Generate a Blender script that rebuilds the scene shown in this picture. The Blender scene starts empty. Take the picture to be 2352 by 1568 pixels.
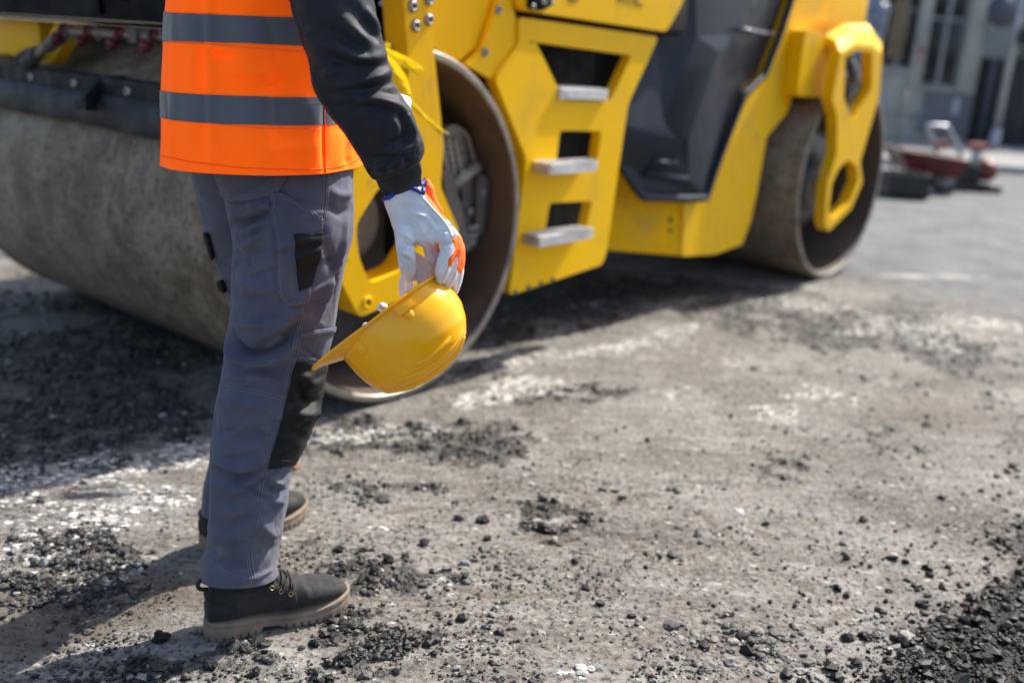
import bpy, bmesh, math, random
import numpy as np
from math import sin, cos, radians, pi, atan2, sqrt
from mathutils import Vector, Matrix
from mathutils.bvhtree import BVHTree
from mathutils.geometry import delaunay_2d_cdt

random.seed(7)
rng = np.random.default_rng(11)
sc = bpy.context.scene
col = sc.collection

# ------------------------------------------------------------------ camera
F_PX, PITCH, ROLL, EYE = 2287.0, radians(16), radians(4), 1.21      # measured on a 2352 x 1568 copy of the photograph
cd = bpy.data.cameras.new('camera')
cd.sensor_width = 36.0
cd.lens = F_PX / 2352 * 36.0
cd.clip_start, cd.clip_end = 0.05, 500
cd.dof.use_dof = True
cd.dof.focus_distance = 1.93
cd.dof.aperture_fstop = 1.65
cam = bpy.data.objects.new('camera', cd)
col.objects.link(cam)
RI = np.array([1., 0, 0]); FW = np.array([0, cos(PITCH), -sin(PITCH)]); UP = np.array([0, sin(PITCH), cos(PITCH)])
EYEP = np.array([0, 0, EYE])
_r = RI * cos(ROLL) + UP * sin(ROLL)
_u = -RI * sin(ROLL) + UP * cos(ROLL)
cam.matrix_world = Matrix(((_r[0], _u[0], -FW[0], 0), (_r[1], _u[1], -FW[1], 0), (_r[2], _u[2], -FW[2], EYE), (0, 0, 0, 1)))
sc.camera = cam

# ------------------------------------------------------------------ sky, sun, exposure
SUN_EL, SUN_AZ = radians(50), radians(43)          # direction towards the sun
world = bpy.data.worlds.new('World'); sc.world = world; world.use_nodes = True
wn = world.node_tree
sky = wn.nodes.new('ShaderNodeTexSky'); sky.sky_type = 'NISHITA'; sky.sun_disc = False
sky.sun_elevation = SUN_EL; sky.sun_rotation = radians(90) - SUN_AZ
sky.air_density = 1.0; sky.dust_density = 2.5; sky.ozone_density = 1.0
bg = wn.nodes['Background']; bg.inputs[1].default_value = 0.115
wn.links.new(sky.outputs[0], bg.inputs[0])
sd = bpy.data.lights.new('sun', 'SUN'); sd.energy = 3.7; sd.angle = radians(0.55); sd.color = (1, .95, .87)
sun = bpy.data.objects.new('sun', sd); col.objects.link(sun)
S_DIR = Vector((cos(SUN_AZ) * cos(SUN_EL), sin(SUN_AZ) * cos(SUN_EL), sin(SUN_EL)))
sun.rotation_euler = S_DIR.to_track_quat('Z', 'Y').to_euler()
sun.location = (4, 4, 6)
sc.view_settings.view_transform = 'Standard'; sc.view_settings.look = 'None'
sc.view_settings.gamma = 1; sc.view_settings.use_curve_mapping = False
sc.view_settings.exposure = 1.05
sc.render.engine = 'CYCLES'
sc.cycles.use_denoising = True
sc.cycles.max_bounces = 6

# ------------------------------------------------------------------ measuring helpers (photograph -> metres)
def ray(x, y):
    u = x - 1176.; v = y - 784.
    up = u * cos(ROLL) + v * sin(ROLL); vp = v * cos(ROLL) - u * sin(ROLL)
    return RI * up / F_PX - UP * vp / F_PX + FW
def gnd(x, y, z=0.):
    d = ray(x, y); return EYEP + d * ((z - EYE) / d[2])
def onplane(x, y, p, n):
    d = ray(x, y); n = np.array(n, float); return EYEP + d * (np.dot(np.array(p) - EYEP, n) / np.dot(d, n))
def at(x, y, depth): return EYEP + ray(x, y) * depth
def project(P):
    q = np.asarray(P) - EYEP; d = q @ FW
    a = (q @ RI) / d * F_PX; b = -(q @ UP) / d * F_PX
    return 1176 + a * cos(ROLL) - b * sin(ROLL), 784 + b * cos(ROLL) + a * sin(ROLL), d

# ------------------------------------------------------------------ object helpers
WM = {}
def tag(o, label=None, cat=None, group=None, kind=None):
    if label: o['label'] = label
    if cat: o['category'] = cat
    if group: o['group'] = group
    if kind: o['kind'] = kind
    return o
def empty(name, M):
    o = bpy.data.objects.new(name, None); col.objects.link(o)
    o.matrix_world = M; o.empty_display_size = .1; WM[o.name] = M.copy(); return o
def mkmesh(name, V, Fc, mat=None, smooth=True):
    me = bpy.data.meshes.new(name)
    V = np.asarray(V, float)
    if isinstance(Fc, np.ndarray):
        n, k = Fc.shape
        me.vertices.add(len(V)); me.vertices.foreach_set('co', V.astype(np.float32).ravel())
        me.loops.add(n * k); me.loops.foreach_set('vertex_index', Fc.astype(np.int32).ravel())
        me.polygons.add(n); me.polygons.foreach_set('loop_start', np.arange(0, n * k, k, dtype=np.int32))
        me.update(calc_edges=True)
    else:
        me.from_pydata([tuple(v) for v in V], [], [list(f) for f in Fc])
    me.validate()
    if mat: me.materials.append(mat)
    me.polygons.foreach_set('use_smooth', np.full(len(me.polygons), smooth))
    me.update()
    return me
def link(name, me, parent=None):
    o = bpy.data.objects.new(name, me); col.objects.link(o)
    if parent is not None:
        o.parent = parent; WM[o.name] = WM[parent.name]
    else: WM[o.name] = Matrix.Identity(4)
    return o
def obj(name, V, Fc, mat, parent=None, smooth=True, local=False):
    V = np.asarray(V, float)
    if parent is not None and not local:
        Mi = np.array(WM[parent.name].inverted()); V = V @ Mi[:3, :3].T + Mi[:3, 3]
    return link(name, mkmesh(name, V, Fc, mat, smooth), parent)
def bmobj(name, bm, mat, parent=None, smooth=False):
    me = bpy.data.meshes.new(name); bm.to_mesh(me); bm.free()
    if mat: me.materials.append(mat)
    me.polygons.foreach_set('use_smooth', np.full(len(me.polygons), smooth)); me.update()
    return link(name, me, parent)
def autosmooth(o, ang=35):
    me = o.data
    me.polygons.foreach_set('use_smooth', np.ones(len(me.polygons), bool))
    me.set_sharp_from_angle(angle=radians(ang)); return o
def box(name, lo, hi, mat, parent=None, bev=.006, segs=2, M=None):
    bm = bmesh.new(); bmesh.ops.create_cube(bm, size=1)
    lo, hi = np.array(lo, float), np.array(hi, float)
    for v in bm.verts: v.co = Vector((lo + hi) / 2) + Vector([v.co[i] * (hi - lo)[i] for i in range(3)])
    if bev: bmesh.ops.bevel(bm, geom=list(bm.edges), offset=bev, segments=segs, affect='EDGES', profile=.7)
    if M: bmesh.ops.transform(bm, matrix=M, verts=bm.verts)
    return autosmooth(bmobj(name, bm, mat, parent))
def rounded(pts, r, n=4):
    out = []; m = len(pts)
    for i in range(m):
        p0, p1, p2 = (np.array(pts[(i + k) % m], float) for k in (-1, 0, 1))
        d0 = p0 - p1; d2 = p2 - p1
        rr = min(r, .45 * np.linalg.norm(d0), .45 * np.linalg.norm(d2))
        a = p1 + d0 / np.linalg.norm(d0) * rr; b = p1 + d2 / np.linalg.norm(d2) * rr
        for k in range(n + 1):
            t = k / n; out.append((1 - t) ** 2 * a + 2 * t * (1 - t) * p1 + t * t * b)
    return out
SIDE_M = Matrix(((1, 0, 0, 0), (0, 0, -1, 0), (0, 1, 0, 0), (0, 0, 0, 1)))   # plate drawn in (along, up), thickness going inwards
def plate(name, outline, holes, b0, thick, mat, parent, r=.02, hr=.015, bev=.006, M=None):
    cu = bpy.data.curves.new(name, 'CURVE'); cu.dimensions = '2D'; cu.fill_mode = 'BOTH'
    cu.extrude = thick / 2
    for k, pl in enumerate([outline] + list(holes)):
        pts = rounded(pl, r if k == 0 else hr) if (r if k == 0 else hr) > 0 else pl
        s = cu.splines.new('POLY'); s.points.add(len(pts) - 1); s.use_cyclic_u = True
        for p, q in zip(s.points, pts): p.co = (q[0], q[1], 0, 1)
    tmp = bpy.data.objects.new(name, cu)
    me = bpy.data.meshes.new_from_object(tmp); bpy.data.objects.remove(tmp); bpy.data.curves.remove(cu)
    me.name = name; me.materials.clear(); me.materials.append(mat)
    me.transform(M if M else Matrix.Translation((0, b0 + thick / 2, 0)) @ SIDE_M)
    bm = bmesh.new(); bm.from_mesh(me); bmesh.ops.remove_doubles(bm, verts=bm.verts, dist=1e-5); bmesh.ops.recalc_face_normals(bm, faces=bm.faces); bm.to_mesh(me); bm.free()
    o = link(name, me, parent)
    if bev > 0:
        b_ = o.modifiers.new('edge', 'BEVEL'); b_.width = min(bev, thick * .45); b_.segments = 2; b_.limit_method = 'ANGLE'; b_.angle_limit = radians(45)
    return autosmooth(o, 30)
def tube_vf(P, R, seg=10, caps=True, flat=1.0, up=None):
    P = np.asarray(P, float); n = len(P); R = np.broadcast_to(np.asarray(R, float), (n,))
    T = np.gradient(P, axis=0); T /= np.linalg.norm(T, axis=1)[:, None] + 1e-12
    u = np.array(up if up is not None else ([0, 0, 1] if abs(T[0, 2]) < .9 else [1, 0, 0]), float)
    V = []
    for i in range(n):
        u = u - T[i] * np.dot(u, T[i]); u /= np.linalg.norm(u) + 1e-12
        w = np.cross(T[i], u)
        a = np.arange(seg) * 2 * pi / seg
        V.append(P[i] + R[i] * (np.cos(a)[:, None] * u * flat + np.sin(a)[:, None] * w))
    V = np.vstack(V); Fc = []
    for i in range(n - 1):
        for j in range(seg):
            k = (j + 1) % seg
            Fc.append((i * seg + j, i * seg + k, (i + 1) * seg + k, (i + 1) * seg + j))
    if caps:
        Fc.append(tuple(range(seg))[::-1]); Fc.append(tuple((n - 1) * seg + j for j in range(seg)))
    return V, Fc
def joinvf(parts):
    V, Fc, o = [], [], 0
    for v, f in parts:
        V.append(np.asarray(v)); Fc += [tuple(i + o for i in q) for q in f]; o += len(v)
    return np.vstack(V), Fc
def cyl(p0, p1, r, seg=16): return tube_vf([p0, p1], [r, r], seg)
def lathe_vf(prof, seg=48, axis='b'):
    V, Fc = [], []; n = len(prof)            # prof: (radius, along)
    for i, (r, h) in enumerate(prof):
        a = np.arange(seg) * 2 * pi / seg
        V.append(np.stack([r * np.cos(a), np.full(seg, h), r * np.sin(a)], 1))
    for i in range(n - 1):
        for j in range(seg):
            k = (j + 1) % seg
            Fc.append((i * seg + j, i * seg + k, (i + 1) * seg + k, (i + 1) * seg + j))
    return np.vstack(V), Fc
def catmull(P, n):
    P = np.asarray(P, float); m = len(P)
    Q = np.vstack([2 * P[0] - P[1], P, 2 * P[-1] - P[-2]])
    t = np.linspace(0, m - 1, n); i = np.minimum(t.astype(int), m - 2); f = (t - i)[:, None]
    a, b, c, d = Q[i], Q[i + 1], Q[i + 2], Q[i + 3]
    return .5 * ((2 * b) + (-a + c) * f + (2 * a - 5 * b + 4 * c - d) * f ** 2 + (-a + 3 * b - 3 * c + d) * f ** 3)
def grid_faces(n, m, closed=True):
    i = np.arange(n - 1)[:, None]; j = np.arange(m if closed else m - 1)[None, :]
    k = (j + 1) % m
    return np.stack([i * m + j, i * m + k, (i + 1) * m + k, (i + 1) * m + j], -1).reshape(-1, 4)
def loft_px(rows, n=120, m=120, expo=2.2):
    """rows: silhouette pairs xl,yl,xr,yr of the photograph with their distance and depth/width ratio."""
    R = []
    for xl, yl, xr, yr, dep, ratio in rows:
        L = at(xl, yl, dep); Rr = at(xr, yr, dep); c = (L + Rr) / 2; ax = (Rr - L) / 2
        R.append(np.concatenate([c, ax, [ratio]]))
    R = catmull(R, n)
    C, A, ra = R[:, :3], R[:, 3:6], R[:, 6]
    T = np.gradient(C, axis=0); T /= np.linalg.norm(T, axis=1)[:, None]
    Bx = np.cross(T, A); ln = np.linalg.norm(A, axis=1)
    Bx = Bx / np.linalg.norm(Bx, axis=1)[:, None] * (ln * ra)[:, None]
    a = np.arange(m) * 2 * pi / m
    ca = np.sign(np.cos(a)) * np.abs(np.cos(a)) ** (2 / expo); sa = np.sign(np.sin(a)) * np.abs(np.sin(a)) ** (2 / expo)
    V = C[:, None, :] + A[:, None, :] * ca[None, :, None] + Bx[:, None, :] * sa[None, :, None]
    return V.reshape(-1, 3), grid_faces(n, m)
def vnormals(V, Fq):
    N = np.zeros_like(V); a, b, c, d = (V[Fq[:, i]] for i in range(4))
    fn = np.cross(c - a, d - b)
    for i in range(4): np.add.at(N, Fq[:, i], fn)
    return N / (np.linalg.norm(N, axis=1)[:, None] + 1e-12)
def outward(V, Fq, N, n, m):
    C = V.reshape(n, m, 3).mean(1, keepdims=True); d = ((V.reshape(n, m, 3) - C) * N.reshape(n, m, 3)).sum()
    return (Fq[:, ::-1].copy(), -N) if d < 0 else (Fq, N)
# value noise
def _h(i, j, k, s):
    x = (i * 374761393 + j * 668265263 + k * 2147483647 + s * 1274126177) & 0xFFFFFFFF
    x = ((x ^ (x >> 13)) * 1274126177) & 0xFFFFFFFF
    x = (x ^ (x >> 16)) & 0xFFFFFFFF
    return x / 4294967295.0
def vnoise(P, s=0):
    P = np.asarray(P, float)
    if P.shape[1] == 2: P = np.hstack([P, np.zeros((len(P), 1))])
    I = np.floor(P).astype(np.int64); f = P - I; f = f * f * (3 - 2 * f)
    r = 0
    for dx in (0, 1):
        for dy in (0, 1):
            for dz in (0, 1):
                w = (f[:, 0] if dx else 1 - f[:, 0]) * (f[:, 1] if dy else 1 - f[:, 1]) * (f[:, 2] if dz else 1 - f[:, 2])
                r = r + w * _h(I[:, 0] + dx, I[:, 1] + dy, I[:, 2] + dz, s)
    return r * 2 - 1
def fbm(P, o=4, s=0):
    r = 0; a = .5; P = np.asarray(P, float)
    for k in range(o): r = r + a * vnoise(P, s + k * 17); P = P * 2.03 + 3.1; a *= .5
    return r
def sstep(e0, e1, x):
    t = np.clip((x - e0) / (e1 - e0), 0, 1); return t * t * (3 - 2 * t)
def bvh_of(V, Fc): return BVHTree.FromPolygons([tuple(v) for v in V], [tuple(int(i) for i in f) for f in Fc])
def cast(bv, x, y):
    d = Vector(ray(x, y)).normalized(); h = bv.ray_cast(Vector(EYEP), d)
    if h[0] is None: return None
    nn = h[1]
    if nn.dot(d) > 0: nn = -nn
    return np.array(h[0]), np.array(nn)
def densify(pts, step, closed=False):
    out = []; P = [np.array(p, float) for p in pts]
    if closed: P = P + [P[0]]
    for a, b in zip(P[:-1], P[1:]):
        k = max(1, int(np.linalg.norm(b - a) / step))
        for i in range(k): out.append(a + (b - a) * i / k)
    if not closed: out.append(P[-1])
    return out
def fold(V, N, bv, specs):
    """press folds into cloth: each is a polyline, height in metres and width in metres."""
    D = np.zeros(len(V))
    for pts, amp, wid in specs:
        pp = catmull(np.array(pts, float), max(6, len(pts) * 4)) if len(pts) > 2 else np.array(densify(pts, 12))
        C = [cast(bv, *p) for p in pp]; C = np.array([c[0] for c in C if c is not None])
        if len(C) < 2: continue
        lo, hi = C.min(0) - 3 * wid, C.max(0) + 3 * wid
        idx = np.where(np.all((V > lo) & (V < hi), axis=1))[0]
        if not len(idx): continue
        X = V[idx]; best = np.full(len(idx), 1e9); tt = np.zeros(len(idx)); n = len(C) - 1
        for i in range(n):
            a, b = C[i], C[i + 1]; ab = b - a; t = np.clip(((X - a) @ ab) / (ab @ ab + 1e-12), 0, 1)
            d = np.linalg.norm(X - (a + t[:, None] * ab), axis=1)
            u = d < best; best[u] = d[u]; tt[u] = (i + t[u]) / n
        env = np.sqrt(np.clip(np.sin(pi * np.clip(tt, .02, .98)), 0, 1))
        D[idx] += amp * np.exp(-(best / wid) ** 2) * env
    return V + N * D[:, None]
def patch(name, poly, bv, mat, parent, off=.001, thick=.0016, step=6):
    bd = densify(poly, step, True); nb = len(bd)
    P = [Vector(p) for p in bd]
    A = np.array(poly); lo, hi = A.min(0), A.max(0)
    def inside(x, y):
        c = False; n = len(poly)
        for i in range(n):
            x1, y1 = poly[i]; x2, y2 = poly[(i + 1) % n]
            if (y1 > y) != (y2 > y) and x < (x2 - x1) * (y - y1) / (y2 - y1) + x1: c = not c
        return c
    for x in np.arange(lo[0] + step / 2, hi[0], step):
        for y in np.arange(lo[1] + step / 2, hi[1], step):
            if inside(x, y): P.append(Vector((x, y)))
    vs, es, fs, *_ = delaunay_2d_cdt(P, [(i, (i + 1) % nb) for i in range(nb)], [], 1, 1e-4)
    W, Nn, ok = [], [], []
    for v in vs:
        c = cast(bv, v[0], v[1]); ok.append(c is not None)
        W.append(c[0] if c is not None else np.zeros(3)); Nn.append(c[1] if c is not None else np.zeros(3))
    W = np.array(W); Nn = np.array(Nn)
    fs = [f for f in fs if all(ok[i] for i in f)]
    acc = Nn.copy()
    for f in fs:
        s = Nn[list(f)].sum(0)
        for i in f: acc[i] += s
    acc /= np.linalg.norm(acc, axis=1)[:, None] + 1e-9
    fix = []
    for f in fs:
        a, b, c = W[f[0]], W[f[1]], W[f[2]]
        fix.append(tuple(f) if np.dot(np.cross(b - a, c - a), acc[f[0]]) > 0 else tuple(f)[::-1])
    o = obj(name, W + acc * off, fix, mat, parent)
    m = o.modifiers.new('thickness', 'SOLIDIFY'); m.thickness = thick; m.offset = 1
    return o
def seam_vf(pts, bv, r=.0008, off=.0004, step=5, seg=5, dash=None):
    C = [cast(bv, *p) for p in densify(pts, step)]
    C = [c[0] + c[1] * off for c in C if c is not None]
    if len(C) < 2: return None
    C = np.array(C)
    if dash is None: return tube_vf(C, r, seg)
    L = np.concatenate([[0], np.cumsum(np.linalg.norm(np.diff(C, axis=0), axis=1))]); out = []
    s = 0
    while s + dash < L[-1]:
        q = np.array([[np.interp(s + d, L, C[:, k]) for k in range(3)] for d in (0, dash * .35, dash * .7)])
        out.append(tube_vf(q, [r * .7, r, r * .7], 4)); s += dash
    return joinvf(out) if out else None
def seams(name, lines, bv, mat, parent, r=.0008, off=.0004, dash=None):
    ps = [seam_vf(l, bv, r, off, dash=dash) for l in lines]; ps = [p for p in ps if p]
    if ps:
        V, Fc = joinvf(ps); o = obj(name, V, Fc, mat, parent)
        if dash or len(ps) > 1: o['kind'] = 'stuff'
        return o
def remesh_vf(parts, vox, smooth=4):
    V, Fc = joinvf(parts)
    me = mkmesh('tmp', V, Fc); o = bpy.data.objects.new('tmp', me); col.objects.link(o)
    m = o.modifiers.new('r', 'REMESH'); m.mode = 'VOXEL'; m.voxel_size = vox
    s = o.modifiers.new('s', 'SMOOTH'); s.iterations = smooth; s.factor = .5
    dg = bpy.context.evaluated_depsgraph_get(); ev = o.evaluated_get(dg).data
    V = np.empty(len(ev.vertices) * 3); ev.vertices.foreach_get('co', V); V = V.reshape(-1, 3)
    Fq = [tuple(p.vertices) for p in ev.polygons]
    bpy.data.objects.remove(o); bpy.data.meshes.remove(me)
    return V, Fq
def blob_tube(P, R, seg=16):
    """closed limb with rounded ends through the joints P with radii R"""
    P = catmull(P, len(P) * 5); R = catmull(np.array(R, float)[:, None], len(P))[:, 0]
    t0 = P[0] - P[1]; t0 /= np.linalg.norm(t0); t1 = P[-1] - P[-2]; t1 /= np.linalg.norm(t1)
    a = np.array([.95, .8, .5]); cc = np.sqrt(1 - a ** 2)
    P = np.vstack([P[0] + t0 * R[0] * a[:, None], P, P[-1] + t1 * R[-1] * a[::-1][:, None]])
    R = np.concatenate([R[0] * cc, R, R[-1] * cc[::-1]])
    return tube_vf(P, R, seg)

# ------------------------------------------------------------------ material helpers
class NT:
    def __init__(s, name):
        s.m = bpy.data.materials.new(name); s.m.use_nodes = True; s.t = s.m.node_tree
        s.b = s.t.nodes['Principled BSDF']; s.tc = s.t.nodes.new('ShaderNodeTexCoord')
    def n(s, ty, ins=None, **pr):
        nd = s.t.nodes.new('ShaderNode' + ty)
        for k, v in pr.items(): setattr(nd, k, v)
        for k, v in (ins or {}).items(): s.set(nd.inputs[k], v)
        return nd
    def set(s, sock, v):
        if hasattr(v, 'is_output') or isinstance(v, bpy.types.NodeSocket): s.t.links.new(v, sock)
        else: sock.default_value = v
    def obj(s, scale=(1, 1, 1)):
        return s.n('Mapping', {'Vector': s.tc.outputs['Object'], 'Scale': scale}).outputs[0]
    def noise(s, scale, det=4, rough=.55, vec=None, dist=0):
        return s.n('TexNoise', {'Vector': vec if vec is not None else s.tc.outputs['Object'], 'Scale': scale, 'Detail': det, 'Roughness': rough, 'Distortion': dist}).outputs['Fac']
    def voro(s, scale, out='Distance', vec=None, feature='F1', rnd=1.0):
        return s.n('TexVoronoi', {'Vector': vec if vec is not None else s.tc.outputs['Object'], 'Scale': scale, 'Randomness': rnd}, feature=feature).outputs[out]
    def math(s, op, a, b=0., c=0.):
        return s.n('Math', {0: a, 1: b, 2: c}, operation=op).outputs[0]
    def ramp(s, f, lo, hi, a=0., b=1.):
        return s.n('MapRange', {'Value': f, 'From Min': lo, 'From Max': hi, 'To Min': a, 'To Max': b}, interpolation_type='SMOOTHSTEP').outputs[0]
    def mix(s, f, a, b, mode='MIX'):
        nd = s.n('Mix', data_type='RGBA', blend_type=mode)
        s.set(nd.inputs[0], f); s.set(nd.inputs[6], a if not isinstance(a, tuple) else (*a, 1)[:4]); s.set(nd.inputs[7], b if not isinstance(b, tuple) else (*b, 1)[:4])
        return nd.outputs[2]
    def bump(s, h, st, dist=.01, normal=None):
        i = {'Height': h, 'Strength': st, 'Distance': dist}
        if normal is not None: i['Normal'] = normal
        return s.n('Bump', i).outputs[0]
    def attr(s, name, out='Fac'): return s.n('Attribute', attribute_name=name).outputs[out]
    def out(s, **k):
        for a, v in k.items():
            s.set(s.b.inputs[a.replace('_', ' ')], v if not (isinstance(v, tuple) and len(v) == 3) else (*v, 1))
        return s.m
def pbr(name, c, rough=.5, var=.12, vs=6., bump=0., bs=60., metal=0., dirt=None, ds=5., da=.5, coat=0., sheen=0., rvar=.1, spec=.5):
    t = NT(name)
    f = t.ramp(t.noise(vs, 5), .3, .7)
    lo = tuple(x * (1 - var) for x in c); hi = tuple(min(1, x * (1 + var)) for x in c)
    cc = t.mix(f, lo, hi)
    if dirt:
        d = t.math('MULTIPLY', t.ramp(t.noise(ds, 8, .65), .48, .72), da)
        cc = t.mix(d, cc, dirt)
    rr = t.ramp(t.noise(vs * 3, 4), .3, .7, rough - rvar, rough + rvar)
    t.out(Base_Color=cc, Roughness=rr, Metallic=metal, Coat_Weight=coat, Specular_IOR_Level=spec)
    t.b.inputs['Coat Roughness'].default_value = .12
    if sheen: t.out(Sheen_Weight=sheen)
    if bump: t.out(Normal=t.bump(t.noise(bs, 6, .6), bump, .004))
    return t.m

# ------------------------------------------------------------------ ground: worn milled carriageway
ROLLER_YAW = atan2(.767, .6415)
ROLLER_O = gnd(850, 937)
EX = np.array([cos(ROLLER_YAW), sin(ROLLER_YAW), 0]); BX = np.array([-sin(ROLLER_YAW), cos(ROLLER_YAW), 0])
def side(x, y, b=0.):
    q = onplane(x, y, ROLLER_O + BX * b, BX) - ROLLER_O
    return (q @ EX, q[2])
def L3(x, y, b):
    a, c = side(x, y, b); return np.array([a, b, c])
def LZ(x, y, c):
    q = gnd(x, y, c) - ROLLER_O; return np.array([q @ EX, q @ BX, c])
def rworld(P): P = np.asarray(P, float); return ROLLER_O + P[..., :1] * EX + P[..., 1:2] * BX + P[..., 2:] * np.array([0, 0, 1.])

DARK = [(200, 790, 480, 190, -5, .85), (330, 960, 300, 80, -8, .85), (60, 1000, 260, 80, 0, .85), (1300, 720, 260, 60, -10, .7), (190, 1295, 170, 62, -8, .95), (120, 1240, 120, 40, -5, .5),  # residue patches; those left of and under the roller also paint deeper shade
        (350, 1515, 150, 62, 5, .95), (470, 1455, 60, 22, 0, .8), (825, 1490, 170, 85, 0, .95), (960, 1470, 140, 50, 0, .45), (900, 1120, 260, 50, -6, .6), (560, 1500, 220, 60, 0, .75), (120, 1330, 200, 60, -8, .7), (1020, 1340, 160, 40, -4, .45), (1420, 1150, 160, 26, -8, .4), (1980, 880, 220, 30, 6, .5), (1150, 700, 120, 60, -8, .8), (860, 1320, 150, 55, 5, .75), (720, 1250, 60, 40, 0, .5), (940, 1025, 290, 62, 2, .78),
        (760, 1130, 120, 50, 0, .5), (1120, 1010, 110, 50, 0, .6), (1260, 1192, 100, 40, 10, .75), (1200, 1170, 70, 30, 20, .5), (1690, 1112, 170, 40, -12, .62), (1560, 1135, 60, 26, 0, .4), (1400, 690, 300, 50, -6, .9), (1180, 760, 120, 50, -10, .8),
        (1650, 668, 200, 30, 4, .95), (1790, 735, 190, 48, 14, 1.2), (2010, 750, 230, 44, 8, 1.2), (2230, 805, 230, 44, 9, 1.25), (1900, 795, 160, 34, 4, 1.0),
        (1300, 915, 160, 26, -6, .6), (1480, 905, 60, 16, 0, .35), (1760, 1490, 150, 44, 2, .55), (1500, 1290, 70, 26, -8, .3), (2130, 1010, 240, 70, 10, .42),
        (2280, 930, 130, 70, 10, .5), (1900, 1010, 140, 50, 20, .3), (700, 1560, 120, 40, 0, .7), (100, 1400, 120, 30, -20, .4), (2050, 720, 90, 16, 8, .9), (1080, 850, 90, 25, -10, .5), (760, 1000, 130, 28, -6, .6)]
WHITE = [(1110, 912, 110, 22, -16, .9), (1290, 812, 190, 18, -6, .8), (1520, 770, 120, 16, -14, .6), (830, 1000, 120, 20, -6, .9), (1230, 880, 60, 20, 0, .6), (1010, 880, 60, 16, -14, .6), (1900, 905, 100, 34, 0, .55), (1780, 950, 70, 20, 0, .5), (1560, 900, 60, 14, 0, .4),
         (250, 1075, 330, 34, -8, .9), (420, 1035, 160, 26, -10, .9), (330, 1140, 220, 55, -5, .65), (60, 1140, 120, 50, -10, .6), (210, 1200, 160, 40, 0, .6), (60, 1270, 100, 30, 0, .6), (250, 1325, 140, 40, 0, .35), (330, 1300, 60, 14, 0, .8), (190, 1480, 60, 24, 0, .8),
         (2150, 770, 200, 26, 5, .75), (1850, 700, 150, 16, 6, .6), (2250, 745, 120, 14, 5, .7), (1700, 830, 120, 18, 0, .35), (880, 1215, 60, 16, 0, .4), (1310, 1550, 60, 12, 0, .8), (1600, 1480, 60, 20, 0, .35), (1380, 700, 120, 8, -5, .5), (1560, 690, 90, 6, -5, .5), (880, 1060, 90, 14, 0, .4), (1720, 1480, 60, 10, 0, .6), (2120, 640, 110, 3.5, 1, .9)]
BROWN = [(620, 700, 900, 90, 0, .5), (200, 800, 500, 200, 0, .8), (200, 1420, 420, 120, -12, .85), (600, 1420, 300, 120, 0, .3), (2200, 960, 260, 120, 8, .5), (1350, 1480, 420, 90, 0, .45), (1750, 1230, 60, 20, 34, .8), (320, 1250, 320, 80, 0, .4), (1000, 1240, 260, 80, 0, .35), (1260, 1240, 60, 16, 0, .8), (60, 610, 200, 50, 0, .7)]  # brown worn ground; the left ellipses also darken the shaded area
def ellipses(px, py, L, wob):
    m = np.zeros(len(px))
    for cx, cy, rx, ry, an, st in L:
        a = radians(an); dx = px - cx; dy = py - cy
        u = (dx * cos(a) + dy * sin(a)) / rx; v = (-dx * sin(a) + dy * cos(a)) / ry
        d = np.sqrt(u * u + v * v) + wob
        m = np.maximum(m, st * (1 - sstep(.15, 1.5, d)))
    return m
FB = np.array([gnd(*p)[:2] for p in [(2750, 900), (2520, 1060), (2420, 1120), (2366, 1187), (2336, 1240), (2331, 1297), (2292, 1346), (2254, 1384), (2225, 1421), (2178, 1440), (2158, 1478), (2128, 1504), (2084, 1531), (2046, 1560), (1990, 1640), (1850, 1850)]])
FB = FB[np.argsort(FB[:, 1])]
SB = np.array([gnd(*p)[:2] for p in [(1880, 630), (1929, 640), (1990, 652), (2060, 678), (2134, 693), (2178, 704), (2266, 713), (2352, 725), (2600, 775)]])
def masks(X, Y):
    P = np.stack([X, Y, np.zeros_like(X)], 1)
    yy = np.maximum(Y, .75); Q = P.copy(); Q[:, 1] = yy
    px, py, d = project(Q)
    w1 = fbm(np.stack([X * 3, Y * 3], 1), 4, 5) * 1.1; w2 = fbm(np.stack([X * 9, Y * 9], 1), 4, 9) * 1.1; w3 = fbm(np.stack([X * 24, Y * 24], 1), 3, 19)
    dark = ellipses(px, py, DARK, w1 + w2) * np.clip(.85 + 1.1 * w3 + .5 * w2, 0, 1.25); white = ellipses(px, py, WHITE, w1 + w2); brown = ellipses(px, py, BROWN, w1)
    outside = ((px < -150) | (px > 2500) | (py > 1720) | (Y < .9))
    alt = np.clip(fbm(np.stack([X * 1.1, Y * 1.1], 1), 4, 31) * 2.4 - .25, 0, .9)
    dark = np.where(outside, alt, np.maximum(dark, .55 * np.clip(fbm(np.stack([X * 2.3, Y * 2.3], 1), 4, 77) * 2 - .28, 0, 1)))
    fd = X - np.interp(Y, FB[:, 1], FB[:, 0]) + w2 * .10 + w1 * .05
    fresh = sstep(-.03, .05, fd) * (Y < 5)
    sdist = Y - np.interp(X, SB[:, 0], SB[:, 1], left=40) + w2 * .12 + w1 * .06
    sdist = sdist + .35 * fbm(np.stack([X * 1.7, Y * 1.7], 1), 4, 15) + .25 * w2
    smooth = sstep(-.15, .35, sdist) * (X > SB[0, 0] - .02)
    edge = .75 * np.exp(-((sdist + .05) / .16) ** 2) * (X > SB[2, 0]) * np.clip(.6 + w1 + w2, 0, 1)  # shadow line along the raised asphalt, painted into the colour
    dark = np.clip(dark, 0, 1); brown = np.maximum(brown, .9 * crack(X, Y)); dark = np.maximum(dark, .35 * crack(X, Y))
    return dark, white, brown, fresh, smooth, edge, fd
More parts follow.
